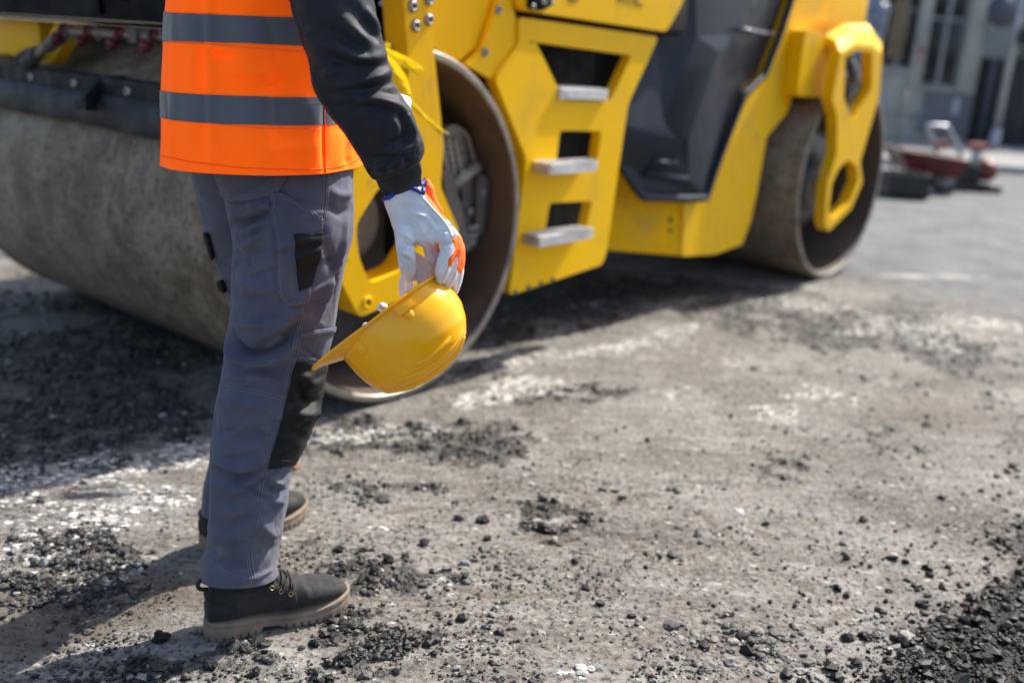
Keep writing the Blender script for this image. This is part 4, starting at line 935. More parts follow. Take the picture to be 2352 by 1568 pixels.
V, Fc = tube_vf(densify([(-.45, .25, 1.192), (-.45, 1.14, 1.185)], .05), .0145, 12); obj('spray_bar', V, Fc, PIPE, rr, **RLOC)
V, Fc = tube_vf(densify([(-.45, 1.14, 1.185), (-.45, 1.47, 1.062)], .02), .018, 12); obj('spray_strut', V, Fc, PIPE, rr, **RLOC)
n_ = 260; tq = np.linspace(0, 1, n_); P = np.stack([-.45 + .024 * np.cos(tq * 2 * pi * 9), 1.375 + .1 * tq, 1.098 - .038 * tq + .024 * np.sin(tq * 2 * pi * 9)], 1); V, Fc = tube_vf(P, .0042, 6); obj('spring', V, Fc, GREYD, rr, **RLOC)
n_ = 200; P = np.stack([-.45 + .022 * np.cos(tq * 2 * pi * 7), 1.17 + .12 * tq, 1.172 - .045 * tq + .022 * np.sin(tq * 2 * pi * 7)], 1); V, Fc = tube_vf(P, .004, 6); obj('spring', V, Fc, PIPE, rr, **RLOC)
nz = None
for b in (.33, .545, .755, .965, 1.145):
    V, Fc = joinvf([cyl((-.45, b - .022, 1.192), (-.45, b + .022, 1.192), .021, 12), cyl((-.46, b, 1.195), (-.478, b + .012, 1.165), .013, 10), cyl((-.476, b + .011, 1.168), (-.487, b + .017, 1.148), .019, 10), cyl((-.487, b + .017, 1.149), (-.493, b + .02, 1.138), .009, 8)])
    obj('spray_nozzle', V, Fc, NOZ, rr, local=True); V, Fc = cyl((-.44, b - .06, 1.20), (-.455, b - .055, 1.162), .012, 8); obj('nozzle_cap', V, Fc, GREYD, rr, **RLOC)
box('bar_clamp', (-.475, .63, 1.165), (-.42, .67, 1.215), GREYD, rr, .005)
plate('frame_arm', [(1.20, 1.215), (1.42, 1.06), (1.54, 1.06), (1.36, 1.215)], [], 0, .05, YELD, rr, r=.01, bev=.006, M=Matrix.Translation((-.36, 0, 0)) @ Matrix(((0, 0, -1, 0), (1, 0, 0, 0), (0, 1, 0, 0), (0, 0, 0, 1))))
box('frame_end', (-.34, 1.60, 1.07), (-.02, 2.16, 1.214), YELD, rr, .015)
V, Fc = tube_vf(catmull(np.array([(-.42, 1.45, 1.09), (-.40, 1.56, 1.10), (-.42, 1.62, 1.06), (-.40, 1.52, 1.05)]), 20), .014, 8); obj('hose', V, Fc, HOSE, rr, **RLOC)
box('front_lip', (-.50, .05, 1.219), (-.46, 2.1, 1.228), DARKM, rr, .003)
plate('front_cover', [(.05, 1.23), (2.12, 1.23), (2.12, 1.9), (.05, 1.9)], [[(1.36, 1.31), (1.60, 1.31), (1.66, 1.40), (1.60, 1.48), (1.40, 1.48)], [(.56, 1.29), (.72, 1.29), (.74, 1.38), (.58, 1.40)]], 0, .05, COVER, rr, r=.03, hr=.03, bev=.012, M=Matrix.Translation((-.50, 0, 0)) @ Matrix(((0, 0, -1, 0), (1, 0, 0, 0), (0, 1, 0, 0), (0, 0, 0, 1))))
V, Fc = tube_vf([(-.528, .74, 1.25), (-.532, .79, 1.5)], .008, 8); obj('cover_crease', V, Fc, COVER, rr, **RLOC)
# hydraulic pipe beside the front fork
d_ = 3.38
d_ = 3.30
P = np.array([at(x, y, d_) for x, y in ((852, 14), (872, 9), (890, 16), (898, 40), (901, 88))]); V, Fc = tube_vf(catmull(P, 30), .0125, 14); obj('hydraulic_pipe', V, Fc, CHROME, rr)
P = np.array([at(x, y, d_) for x, y in ((899, 46), (901, 92))]); V, Fc = tube_vf(P, .019, 14); obj('pipe_ferrule', V, Fc, CHROME, rr)
P = np.array([at(x, y, d_) for x, y in ((901, 90), (902, 150), (896, 230), (880, 300))]); V, Fc = tube_vf(catmull(P, 20), .018, 12); obj('hose', V, Fc, HOSE, rr)
P = np.array([at(x, y, d_ + .02) for x, y in ((846, 14), (858, 14))]); V, Fc = tube_vf(P, .024, 14); obj('pipe_ferrule', V, Fc, GREYD, rr)
# barrier tape tied to the pipe
t = NT('yellow_tape'); d_ = 3.38; t.out(Base_Color=(1.0, .86, .015), Roughness=.3, Transmission_Weight=.0, Coat_Weight=.3); t.b.inputs['Subsurface Weight'].default_value = 0; tl_ = t.n('BsdfTranslucent', {'Color': (1, .85, .02, 1)}); mx_ = t.n('MixShader', {0: .5}); t.t.links.new(t.b.outputs[0], mx_.inputs[1]); t.t.links.new(tl_.outputs[0], mx_.inputs[2]); t.t.links.new(mx_.outputs[0], t.t.nodes['Material Output'].inputs[0]); TAPE = t.m
def ribbon(pts, dep, n=40, seed=0, curl=.35):
    P = catmull(np.array([at(x, y, d_ - dep) for x, y, w in pts]), n); W = catmull(np.array([[w] for *_, w in pts], float), n)[:, 0] * 3.2 / F_PX / 2
    T = np.gradient(P, axis=0); T /= np.linalg.norm(T, axis=1)[:, None]; view = P - EYEP; view /= np.linalg.norm(view, axis=1)[:, None]
    Sd = np.cross(T, view); Sd /= np.linalg.norm(Sd, axis=1)[:, None]; V = []
    for j, u in enumerate(np.linspace(-1, 1, 7)):
        wob = fbm(np.stack([np.arange(n) * .22 + seed, np.full(n, j * .5)], 1), 3, seed) * .010 + curl * .02 * u * u
        V.append(P + Sd * (W * u)[:, None] - view * wob[:, None])
    V = np.stack(V, 1).reshape(-1, 3); return V, [tuple(q) for q in grid_faces(n, 7, False)]
parts = [ribbon([(880, 120, 20), (905, 132, 24), (940, 148, 22), (968, 166, 20)], 0.370, seed=2), ribbon([(878, 135, 30), (900, 165, 40), (918, 200, 44), (938, 235, 20), (955, 250, 12), (985, 278, 9), (1014, 304, 13)], 0.390, 60, seed=5),
         ribbon([(885, 140, 16), (915, 180, 14), (940, 222, 10)], 0.405, 30, seed=9), ribbon([(1005, 296, 5), (1013, 312, 3), (1016, 326, 2)], 0.390, 12, seed=11), ribbon([(1010, 300, 5), (1024, 304, 3), (1032, 308, 2)], 0.390, 12, seed=12), ribbon([(899, 230, 14), (880, 160, 20), (884, 120, 18), (893, 100, 10)], 0.350, 24, seed=14)]
V, Fc = joinvf(parts); o = obj('barrier_tape', V, Fc, TAPE, None); m = o.modifiers.new('t', 'SOLIDIFY'); m.thickness = .0008
tag(o, 'crumpled yellow barrier tape tied to the roller beside the worker\'s sleeve', 'barrier tape')

# ------------------------------------------------------------------ the worker
def cloth(name, c, rough, weave=900., wst=.25, sheen=.3, var=.12, fade=None, bumpn=.15):
    t = NT(name); o = t.tc.outputs['Object']
    f = t.ramp(t.noise(7, 5), .3, .7); cc = t.mix(f, tuple(k * (1 - var) for k in c), tuple(k * (1 + var) for k in c))
    if fade: cc = t.mix(t.math('MULTIPLY', t.ramp(t.noise(16, 6, .65), .45, .7), .35), cc, fade)
    w1 = t.n('TexWave', {'Vector': o, 'Scale': weave * .35, 'Distortion': 1.5, 'Detail': 1}, wave_type='BANDS', bands_direction='DIAGONAL').outputs['Fac']
    cc = t.mix(t.math('MULTIPLY', w1, .14), cc, tuple(k * .6 for k in c))
    if fade: cc = t.mix(t.math('MULTIPLY', t.ramp(t.n('SeparateXYZ', {0: o}).outputs[2], .45, .05), t.ramp(t.noise(26, 6, .7), .42, .66, .05, .55)), cc, (.21, .18, .145))
    h = t.math('ADD', t.math('MULTIPLY', w1, wst), t.math('MULTIPLY', t.noise(140, 5, .6), bumpn))
    t.out(Base_Color=cc, Roughness=rough, Sheen_Weight=sheen, Normal=t.bump(h, .35, .0012), Specular_IOR_Level=.3)
    t.b.inputs['Sheen Roughness'].default_value = .5
    return t.m
C_TROU = cloth('grey_work_cotton', (.086, .090, .132), .85, fade=(.14, .142, .175), sheen=.12)
C_BLK = cloth('black_reinforcement', (.006, .0065, .007), .6, sheen=.02)
C_VEST = cloth('fluorescent_orange', (2.3, .25, .001), .85, 700, .2, .0, .02)
C_BAND = cloth('reflective_tape', (.105, .112, .138), .42, 1600, .12, .1, .06)
C_JACK = cloth('black_softshell', (.011, .013, .021), .60, 1400, .12, .04, .2, bumpn=.05)
C_KNIT = cloth('black_knit', (.016, .016, .020), .85, 500, .8, .25)
C_STITCH = pbr('light_stitching', (.26, .26, .30), .8, .1); C_STITCHD = pbr('seam_stitching', (.155, .155, .19), .8, .1)
C_LEATH = pbr('white_glove_leather', (.72, .745, .79), .62, .07, 20, .35, 220, dirt=(.42, .38, .33), ds=16, da=.8, sheen=.1)
C_GORA = pbr('orange_glove_fabric', (1.0, .16, .004), .75, .05, 20); C_GGREY = pbr('glove_reflective', (.17, .17, .19), .4, .1)
C_BLUE = pbr('blue_piping', (.008, .035, .28), .6, .1, 20); C_SKIN = pbr('skin', (.45, .27, .19), .5, .1, 10); C_HAIR = pbr('hair', (.03, .02, .015), .5, .3, 40)
C_NUB = pbr('dark_nubuck', (.017, .0168, .016), .85, .18, 25, .25, 260, dirt=(.055, .052, .046), ds=10, da=.4, sheen=.04)
C_SOLE = pbr('tan_rubber_sole', (.235, .175, .125), .7, .12, 14, .2, 120, dirt=(.10, .08, .062), ds=9, da=.75)
C_LACE = pbr('lace_cord', (.014, .014, .013), .7, .2, 60); C_BRASS = pbr('brass', (.42, .29, .13), .35, .1, 20, metal=.9)
def rY(xl, yl, xr, yr, Y, ratio):
    return (xl, yl, xr, yr, Y / ray((xl + xr) / 2, (yl + yr) / 2)[1], ratio)
def R4(xl, xr, y, Y, ratio):      # a level ring, tilted in the picture by the camera's roll
    h = (xr - xl) / 2 * .0699 * .5; return rY(xl, y - h, xr, y + h, Y, ratio)
# body under the clothes
PO = Vector((-.62, 2.0, 0))
FD = np.array([.85, .527, 0]); LD = np.array([-.527, .85, 0])
def pd(f, l, z, base=None): 
    b = np.array([-.505, 2.0, 0]) if base is None else base
    return b + FD * f + LD * l + np.array([0, 0, z])
body = [blob_tube([pd(0, 0, .95), pd(-.01, 0, 1.15), pd(.0, 0, 1.35), pd(0, 0, 1.47)], [.07, .09, .11, .10]),
        blob_tube([pd(0, -.15, 1.45), pd(0, .15, 1.45)], [.065, .065]), blob_tube([pd(.0, 0, 1.45), pd(.02, 0, 1.62)], [.055, .052]),
        blob_tube([pd(.025, 0, 1.64), pd(.03, 0, 1.72), pd(.015, 0, 1.77)], [.066, .082, .080], 24), blob_tube([pd(.07, 0, 1.63), pd(.08, 0, 1.68)], [.042, .05]),
        blob_tube([pd(.115, 0, 1.715), pd(.135, 0, 1.68)], [.010, .015]), blob_tube([pd(.015, .085, 1.70), pd(.02, .087, 1.66)], [.014, .010]), blob_tube([pd(.015, -.085, 1.70), pd(.02, -.087, 1.66)], [.014, .010])]
aL = [pd(.0, .185, 1.45), pd(.03, .255, 1.20), pd(.20, .19, 1.08), pd(.27, .10, 1.08)]
body += [blob_tube(aL, [.05, .042, .036, .03])]
aR = [pd(.0, -.13, 1.45), at(730, -250, 1.645), at(755, -50, 1.65), at(790, 100, 1.665), at(850, 240, 1.70), at(912, 385, 1.765), at(930, 450, 1.80)]
body += [blob_tube(aR, [.04, .038, .035, .034, .033, .026, .024])]
legR = [at(640, 420, 1.93 / ray(640, 420)[1]), at(640, 700, 1.92 / ray(640, 700)[1]), at(600, 1000, 1.91 / ray(600, 1000)[1]), np.array([-.548, 1.90, .13])]
pY = lambda x, y, Y: at(x, y, Y / ray(x, y)[1])
legL = [pY(590, 430, 2.08), pY(610, 640, 2.13), pY(590, 870, 2.19), pY(560, 1130, 2.235)]
body += [blob_tube(legR, [.06, .055, .045, .035]), blob_tube(legL, [.055, .05, .04, .032]), blob_tube([legR[0], pY(600, 400, 2.0), legL[0]], [.05, .06, .05])]
Vb, Fb_ = remesh_vf(body, .012, 6)
man = obj('person', Vb - np.array(PO), Fb_, C_SKIN, None); man.location = PO; WM['person'] = Matrix.Translation(PO)
tag(man, 'person in an orange safety vest and grey work trousers holding a yellow hard hat', 'person')
V, Fc = remesh_vf([blob_tube([pd(-.02, 0, 1.70), pd(.0, 0, 1.78), pd(.05, 0, 1.80)], [.080, .084, .06], 24)], .010, 5); obj('hair', V, Fc, C_HAIR, man)

# trousers
near = [R4(462, 636, 1322, 1.852, .92), R4(467, 634, 1282, 1.858, .9), R4(481, 645, 1225, 1.868, .88), R4(484, 661, 1156, 1.880, .86), R4(488, 666, 1090, 1.895, .88), R4(488, 690, 1040, 1.905, .9), R4(494, 712, 985, 1.915, .9), R4(500, 731, 930, 1.915, .9),
        R4(509, 743, 870, 1.92, .9), R4(518, 752, 820, 1.92, .9), R4(526, 764, 765, 1.92, .9), R4(536, 776, 700, 1.92, .9), R4(538, 790, 620, 1.92, .9), R4(536, 803, 550, 1.925, .9), R4(522, 809, 480, 1.94, .95), R4(495, 808, 410, 1.96, 1.0), R4(470, 806, 340, 1.97, 1.0), R4(460, 800, 260, 1.98, 1.0)]
nN, mN = 330, 230
V, Fq = loft_px(near, nN, mN, 2.15); N = vnormals(V, Fq); Fq, N = outward(V, Fq, N, nN, mN); bv = bvh_of(V, Fq)
FO = [([(530, 518), (575, 506), (625, 488)], -.009, .009), ([(525, 500), (575, 488), (630, 470)], .006, .012), ([(543, 572), (575, 553), (622, 518)], .006, .012), ([(548, 548), (590, 530), (630, 500)], -.006, .009), ([(545, 600), (590, 585), (635, 575)], -.004, .012),
      ([(524, 785), (540, 815), (578, 833), (628, 824), (680, 790)], .013, .012), ([(540, 775), (556, 805), (588, 818), (634, 806), (676, 770)], -.011, .011), ([(520, 850), (575, 838), (630, 850), (665, 862)], -.006, .012), ([(518, 870), (570, 862), (620, 872)], .005, .012),
      ([(545, 640), (600, 660), (650, 700)], .004, .014), ([(550, 700), (610, 680), (650, 690)], -.004, .014), ([(540, 730), (600, 745), (670, 735)], .005, .014), ([(690, 700), (640, 760), (600, 790)], .005, .013), ([(690, 730), (650, 785)], -.005, .01),
      ([(505, 930), (560, 925), (630, 945)], .005, .016), ([(500, 985), (560, 1000), (620, 990)], -.004, .016), ([(495, 1050), (540, 1075), (590, 1066), (612, 1040)], .006, .012), ([(495, 1075), (545, 1095), (595, 1088)], -.005, .010), ([(490, 1110), (545, 1125), (600, 1100)], .005, .014),
      ([(492, 1150), (550, 1160), (600, 1150)], -.004, .013), ([(610, 1090), (640, 1110), (662, 1090)], .008, .012), ([(612, 1118), (640, 1130), (660, 1118)], -.007, .010), ([(620, 1140), (645, 1150), (660, 1140)], .005, .012), ([(480, 1210), (530, 1230), (580, 1215)], .005, .018), ([(470, 1260), (505, 1285), (560, 1300)], -.006, .012), ([(600, 1200), (625, 1230), (640, 1215)], .006, .014), ([(590, 1270), (615, 1260), (632, 1250)], -.005, .012),
      ([(745, 560), (770, 620), (765, 690)], -.005, .014), ([(800, 500), (780, 600), (740, 700)], .005, .010), ([(760, 640), (735, 720), (710, 760)], .004, .008), ([(755, 440), (790, 450), (806, 440)], .004, .012), ([(750, 470), (785, 490), (806, 480)], -.004, .012),
      ([(690, 860), (715, 880), (742, 870)], .006, .012), ([(680, 905), (710, 925), (738, 915)], -.008, .011), ([(672, 950), (700, 950), (728, 945)], .009, .013), ([(660, 1000), (690, 985), (708, 965)], -.006, .01), ([(640, 1040), (670, 1025), (690, 1010)], .005, .012), ([(680, 880), (700, 900)], -.005, .008)]
rq = random.Random(5); RF = [([(536, 770), (552, 800), (585, 815), (634, 802), (678, 768)], -.012, .0055), ([(530, 513), (575, 501), (628, 484)], -.010, .005), ([(545, 566), (575, 547), (622, 512)], -.006, .005), ([(500, 1000), (560, 1010), (615, 995)], -.005, .006), ([(525, 860), (590, 852), (655, 870)], -.006, .006), ([(612, 1104), (640, 1120), (662, 1104)], -.006, .005), ([(674, 892), (706, 906), (738, 896)], -.006, .005), ([(655, 968), (690, 965), (716, 952)], -.007, .005)]
for k in range(95):
    y_ = rq.uniform(430, 1310); cx_ = rq.uniform(500, 740); w_ = rq.uniform(25, 75); sl = rq.choice((-1, -1, 1)) * rq.uniform(.1, .75); cv_ = rq.uniform(-10, 10)
    RF.append(([(cx_ - w_, y_ - w_ * sl), (cx_, y_ + cv_), (cx_ + w_, y_ + w_ * sl)], rq.choice((-1, 1)) * rq.uniform(.0025, .0068), rq.uniform(.0035, .009)))
V = fold(V, N, bv, [(p, a_ * 2.2, w_ * .8) for p, a_, w_ in FO] + RF)
V += N * (fbm(V * np.array([18, 18, 11]), 3, 61) * .0050 + fbm(V * np.array([42, 42, 24]), 3, 62) * .0030)[:, None]
N = vnormals(V, Fq); trou = obj('trousers', V, Fq, C_TROU, man); m = trou.modifiers.new('t', 'SOLIDIFY'); m.thickness = .0022; m.offset = -1
bvN = bvh_of(V, Fq)
far = [R4(466, 636, 1168, 2.19, .9), R4(470, 636, 1120, 2.19, .88), R4(486, 642, 1050, 2.20, .88), R4(500, 650, 960, 2.21, .9), R4(512, 660, 870, 2.19, .9), R4(520, 670, 780, 2.17, .9), R4(530, 690, 700, 2.15, .9), R4(514, 705, 640, 2.13, .9), R4(492, 720, 570, 2.11, .9), R4(469, 735, 500, 2.09, .9), R4(453, 750, 430, 2.07, .9), R4(442, 760, 370, 2.05, .9), R4(436, 770, 300, 2.03, .95)]
V, Fq = loft_px(far, 220, 160, 2.15); N = vnormals(V, Fq); Fq, N = outward(V, Fq, N, 220, 160); bv = bvh_of(V, Fq)
V = fold(V, N, bv, [([(455, 440), (480, 460), (520, 470)], .006, .012), ([(470, 520), (500, 530), (530, 520)], .004, .014), ([(505, 620), (525, 600)], -.005, .012), ([(470, 1130), (485, 1145)], .005, .012)])
V += N * (fbm(V * np.array([17, 17, 11]), 3, 71) * .005)[:, None]
tl = obj('trouser_leg', V, Fq, C_TROU, trou); m = tl.modifiers.new('t', 'SOLIDIFY'); m.thickness = .0022; m.offset = -1
bvF = bvh_of(V, Fq)
_oldcast = cast
def cast(bv_, x, y):               # points just off the outline wrap round to the nearest cloth
    h = _oldcast(bv_, x, y)
    if h: return h
    d = ray(x, y)
    best = None
    for dep in np.arange(1.5, 2.5, .05):
        q = bv_.find_nearest(Vector(EYEP + d * dep), .12)
        if q[0] is not None and (best is None or q[3] < best[3]): best = q
    return None if best is None else (np.array(best[0]), np.array(best[1]))
patch('back_pocket_flap', [(497, 398), (664, 402), (640, 443), (600, 456), (523, 466), (508, 440)], bvN, C_TROU, trou, .0012, .0025, 7)
patch('thigh_pocket', [(620, 441), (645, 441), (744, 505), (737, 534), (724, 600), (710, 695), (660, 707), (638, 667), (635, 558), (624, 485)], bvN, C_TROU, trou, .001, .0032, 7)
patch('tool_pocket', [(676, 539), (740, 532), (733, 594), (716, 655), (686, 667), (680, 626)], bvN, C_BLK, trou, .0045, .0022, 6)
patch('knee_patch', [(681, 829), (760, 838), (756, 873), (750, 915), (742, 960), (722, 1000), (702, 1048), (678, 1066), (615, 1077), (621, 1050), (642, 980), (660, 905), (672, 850)], bvN, C_BLK, trou, .0008, .0022, 6)
patch('knee_opening_hem', [(692, 763), (770, 750), (767, 762), (690, 776)], bvN, C_TROU, trou, .001, .003, 5)
patch('side_pocket_corner', [(474, 530), (482, 533), (497, 590), (493, 596)], bvF, C_BLK, trou, .004, .006, 4)
patch('side_pocket_corner', [(508, 642), (515, 640), (524, 668), (512, 664), (511, 654)], bvF, C_BLK, trou, .004, .008, 3)
SEAM = [(750, 397), (750, 449), (744, 505)]; SEAM2 = [(709, 703), (699, 731), (690, 771), (680, 820), (671, 850), (661, 905), (642, 980), (622, 1050), (604, 1112), (591, 1200), (577, 1270), (579, 1290), (589, 1344)]
off = lambda L, d: [(x + d, y) for x, y in L]
seams('side_seam', [SEAM, off(SEAM, 4), SEAM2, off(SEAM2, -6)], bvN, C_STITCHD, trou, .0011, .0006)
seams('seam_stitching', [off(SEAM2, -11), off(SEAM, -6), [(521, 886), (580, 894), (660, 913)], [(522, 893), (580, 901), (658, 920)], [(472, 1272), (494, 1296), (534, 1317), (567, 1327), (597, 1326), (627, 1296)]], bvN, C_STITCH, trou, .0006, .0006, dash=.0045)
seams('pocket_stitching', [[(628, 443), (632, 485), (643, 558), (645, 664), (664, 701), (706, 690)], [(645, 447), (738, 506)], [(649, 444), (742, 501)], [(680, 543), (736, 537)], [(692, 661), (712, 650)], [(500, 433), (524, 460), (598, 449), (636, 437)], [(695, 768), (764, 756)], [(684, 820), (748, 829)], [(686, 818), (748, 826)], [(646, 1058), (668, 1054)], [(658, 705), (641, 668)]], bvN, C_STITCH, trou, .0006, .0046, dash=.0045)

# vest
VY = 1.985
vrows = [R4(386, 834, 374, VY, 1.08), R4(388, 830, 320, VY, 1.08), R4(390, 826, 250, VY, 1.06), R4(391, 822, 150, VY, 1.05), R4(394, 820, 50, VY, 1.05), R4(398, 820, -60, VY - .005, 1.06), R4(398, 830, -200, VY - .01, 1.08), R4(405, 850, -340, VY - .01, 1.1), R4(430, 830, -430, VY, 1.1), R4(530, 740, -490, VY, .9)]
nV, mV = 300, 240
Vv, Fv = loft_px(vrows, nV, mV, 2.25); N = vnormals(Vv, Fv); Fv, N = outward(Vv, Fv, N, nV, mV); bv = bvh_of(Vv, Fv)
Vv = fold(Vv, N, bv, [(p_, a_ * 1.5, w_) for p_, a_, w_ in [([(478, -60), (478, 100), (479, 240), (481, 390)], .005, .010), ([(462, -40), (463, 150), (466, 380)], -.004, .012), ([(745, 230), (747, 320), (747, 396)], -.006, .008), ([(480, 105), (520, 115), (560, 118)], .004, .007), ([(476, 112), (500, 122), (530, 130)], -.003, .006), ([(400, 30), (398, 200), (392, 370)], .003, .014),
                       ([(700, 120), (712, 200), (735, 235)], -.003, .022), ([(560, -20), (575, 180), (600, 390)], .004, .03), ([(650, 130), (660, 250), (680, 395)], -.004, .03), ([(775, 300), (770, 350), (765, 390)], .006, .012), ([(800, 330), (790, 360), (795, 385)], -.005, .010), ([(380, 210), (384, 300), (376, 365)], -.003, .008), ([(500, 150), (560, 170), (640, 160)], .003, .012), ([(540, 330), (620, 345), (720, 335)], .003, .014), ([(520, 185), (600, 200), (690, 180)], -.003, .010), ([(610, 20), (630, 180), (640, 380)], -.003, .012)]])
Vv += N * (fbm(Vv * np.array([9, 9, 3]), 3, 81) * .010 + fbm(Vv * np.array([26, 26, 8]), 3, 82) * .0035)[:, None]
xs_ = project(Vv)[0] - 747; Vv[:, 1] += np.where(Vv[:, 1] < 2.0, np.clip(xs_, 0, 40) * .00075, 0)
Nv = vnormals(Vv, Fv)
vest = obj('vest', Vv, Fv, C_VEST, man); m = vest.modifiers.new('t', 'SOLIDIFY'); m.thickness = .0012; m.offset = -1
bvV = bvh_of(Vv, Fv)
_, yv, _ = project(Vv.reshape(nV, mV, 3)[:, np.argmin(project(Vv[:mV])[0])])
def band(y0, y1, name='reflective_band'):
    i = np.where((yv < y1) & (yv > y0))[0]; i0, i1 = i.min(), i.max() + 1; k = i1 - i0
    A = (Vv + Nv * .0006).reshape(nV, mV, 3)[i0:i1].reshape(-1, 3); B = (Vv + Nv * .0016).reshape(nV, mV, 3)[i0:i1].reshape(-1, 3)
    g = grid_faces(k, mV); Fs = [tuple(q) for q in g + len(A)]
    if np.dot(np.cross(B[g[0][1]] - B[g[0][0]], B[g[0][3]] - B[g[0][0]]), Nv[i0 * mV]) < 0: Fs = [q[::-1] for q in Fs]
    for j in range(mV):
        q = (j + 1) % mV; Fs.append((j, q, q + len(A), j + len(A))); e = (k - 1) * mV; Fs.append((e + j, e + j + len(A), e + q + len(A), e + q))
    o = obj(name, np.vstack([A, B]), Fs, C_BAND, vest); autosmooth(o, 50); return o
band(26, 97); band(206, 270)
C_VST = pbr('orange_thread', (.80, .10, .004), .8, .05)
seams('vest_hem', [[(371, 358), (440, 372), (560, 386), (700, 390), (750, 388), (800, 378), (826, 364)]], bvV, C_VST, vest, .0007, .0006)
seams('vest_side_seam', [[(744, 238), (746, 320), (747, 397)]], bvV, C_VST, vest, .0013, .0012)
seams('band_stitching', [[(372, 210), (478, 225), (600, 236), (740, 238)], [(371, 267), (478, 282), (600, 295), (740, 296)], [(375, 31), (478, 32), (600, 42), (690, 48)], [(374, 95), (478, 102), (600, 112), (700, 119)]], bvV, C_STITCHD, vest, .0005, .0018, dash=.004)

# jacket sleeve and cuff of the near arm
srows = [(560, -420, 760, -470, 1.66, .9), (600, -240, 825, -290, 1.64, .85), (647, -60, 844, -100, 1.645, .82), (668, 20, 852, -25, 1.65, .82), (690, 92, 870, 62, 1.66, .82), (709, 140, 884, 112, 1.665, .82), (720, 200, 897, 170, 1.68, .8), (745, 248, 920, 216, 1.695, .8), (776, 288, 944, 256, 1.71, .8), (806, 330, 960, 296, 1.725, .8), (828, 366, 970, 326, 1.74, .82), (842, 392, 972, 346, 1.75, .85), (854, 408, 966, 362, 1.757, .85), (866, 408, 954, 368, 1.757, .8)]
nS, mS = 330, 200
V, Fq = loft_px(srows, nS, mS, 2.1); N = vnormals(V, Fq); Fq, N = outward(V, Fq, N, nS, mS); bv = bvh_of(V, Fq)
V = fold(V, N, bv, [([(750, 92), (789, 120), (839, 138), (882, 132)], .011, .010), ([(745, 120), (790, 146), (850, 152), (888, 144)], -.009, .009), ([(735, 180), (773, 162), (820, 148)], .006, .010), ([(760, 204), (839, 188), (898, 163)], .010, .011), ([(745, 214), (800, 208), (870, 196), (905, 186)], -.008, .008), ([(775, 234), (849, 226), (905, 242), (935, 262)], .011, .010), ([(745, 250), (800, 238), (849, 214), (910, 216)], -.006, .008), ([(790, 262), (850, 246), (905, 262), (935, 282)], -.007, .010),
                    ([(895, 248), (908, 290), (904, 326)], .008, .011), ([(920, 265), (930, 300), (925, 330)], -.007, .010), ([(930, 262), (948, 300), (952, 330)], .007, .009), ([(860, 280), (868, 320), (880, 345)], .005, .012), ([(878, 335), (915, 325), (950, 312)], -.006, .009), ([(890, 350), (925, 345), (962, 328)], .010, .010), ([(860, 362), (905, 362), (950, 346)], -.007, .008), ([(850, 378), (890, 382), (945, 358)], .007, .009),
                    ([(780, 40), (822, 80), (852, 108)], .009, .012), ([(760, 60), (800, 95), (840, 118)], -.006, .010), ([(820, 30), (850, 70), (872, 95)], -.006, .010), ([(835, 20), (858, 50), (872, 80)], .007, .010), ([(700, 60), (730, 110), (745, 160)], .006, .016), ([(720, 150), (745, 200), (775, 240)], -.005, .014), ([(790, 290), (820, 330), (850, 372)], .005, .014), ([(830, 300), (850, 340)], -.004, .012), ([(680, -40), (720, 30), (770, 70)], .006, .016), ([(740, -60), (790, 0), (830, 20)], -.006, .016), ([(846, 396), (858, 384)], -.006, .006), ([(880, 396), (886, 378)], -.006, .006), ([(905, 390), (910, 370)], -.006, .006), ([(930, 380), (932, 360)], -.006, .006), ([(865, 400), (872, 382)], .005, .006), ([(893, 394), (898, 374)], .005, .006), ([(918, 385), (921, 365)], .005, .006)])
V += N * (fbm(V * 22, 3, 91) * .0035 + np.abs(fbm(V * np.array([30, 30, 55]), 2, 92)) * .0020)[:, None]
slv = obj('jacket_sleeve', V, Fq, C_JACK, man); m = slv.modifiers.new('t', 'SOLIDIFY'); m.thickness = .0015; m.offset = -1
bvS = bvh_of(V, Fq)
seams('sleeve_seam', [[(660, -20), (690, 70), (708, 150), (740, 225), (780, 280)]], bvS, C_LACE, slv, .0009, .0003)
crow = [(852, 394, 958, 352, 1.752, .82), (861, 408, 962, 366, 1.76, .8), (870, 426, 966, 384, 1.772, .8), (882, 446, 966, 404, 1.785, .72), (896, 468, 968, 428, 1.80, .6), (906, 490, 972, 452, 1.81, .5)]
V, Fq = loft_px(crow, 70, 220, 2.1); N = vnormals(V, Fq); Fq, N = outward(V, Fq, N, 70, 220)
V += N * (.0008 * np.tile(np.sin(np.arange(220) * 2 * pi / 220 * 55), 70))[:, None] + N * (fbm(V * 25, 2, 95) * .003)[:, None]
obj('knit_cuff', V, Fq, C_KNIT, slv)
V, Fq = remesh_vf([blob_tube([pd(.0, .19, 1.46), pd(.03, .26, 1.20), pd(.20, .195, 1.08), pd(.25, .12, 1.08)], [.085, .075, .062, .05])], .011, 5); V += 0; slv2 = obj('jacket_sleeve', V, Fq, C_JACK, man)
V, Fq = remesh_vf([blob_tube([pd(.255, .115, 1.08), pd(.275, .06, 1.075)], [.042, .036]), *[blob_tube([pd(.28 - .004 * k, .06, 1.105 - .02 * k), pd(.295, .01, 1.10 - .02 * k), pd(.265, -.03, 1.09 - .02 * k)], [.013, .0125, .010]) for k in range(4)], blob_tube([pd(.25, .08, 1.11), pd(.235, .03, 1.125)], [.015, .012])], .005, 3); obj('glove', V, Fq, C_LEATH, man)
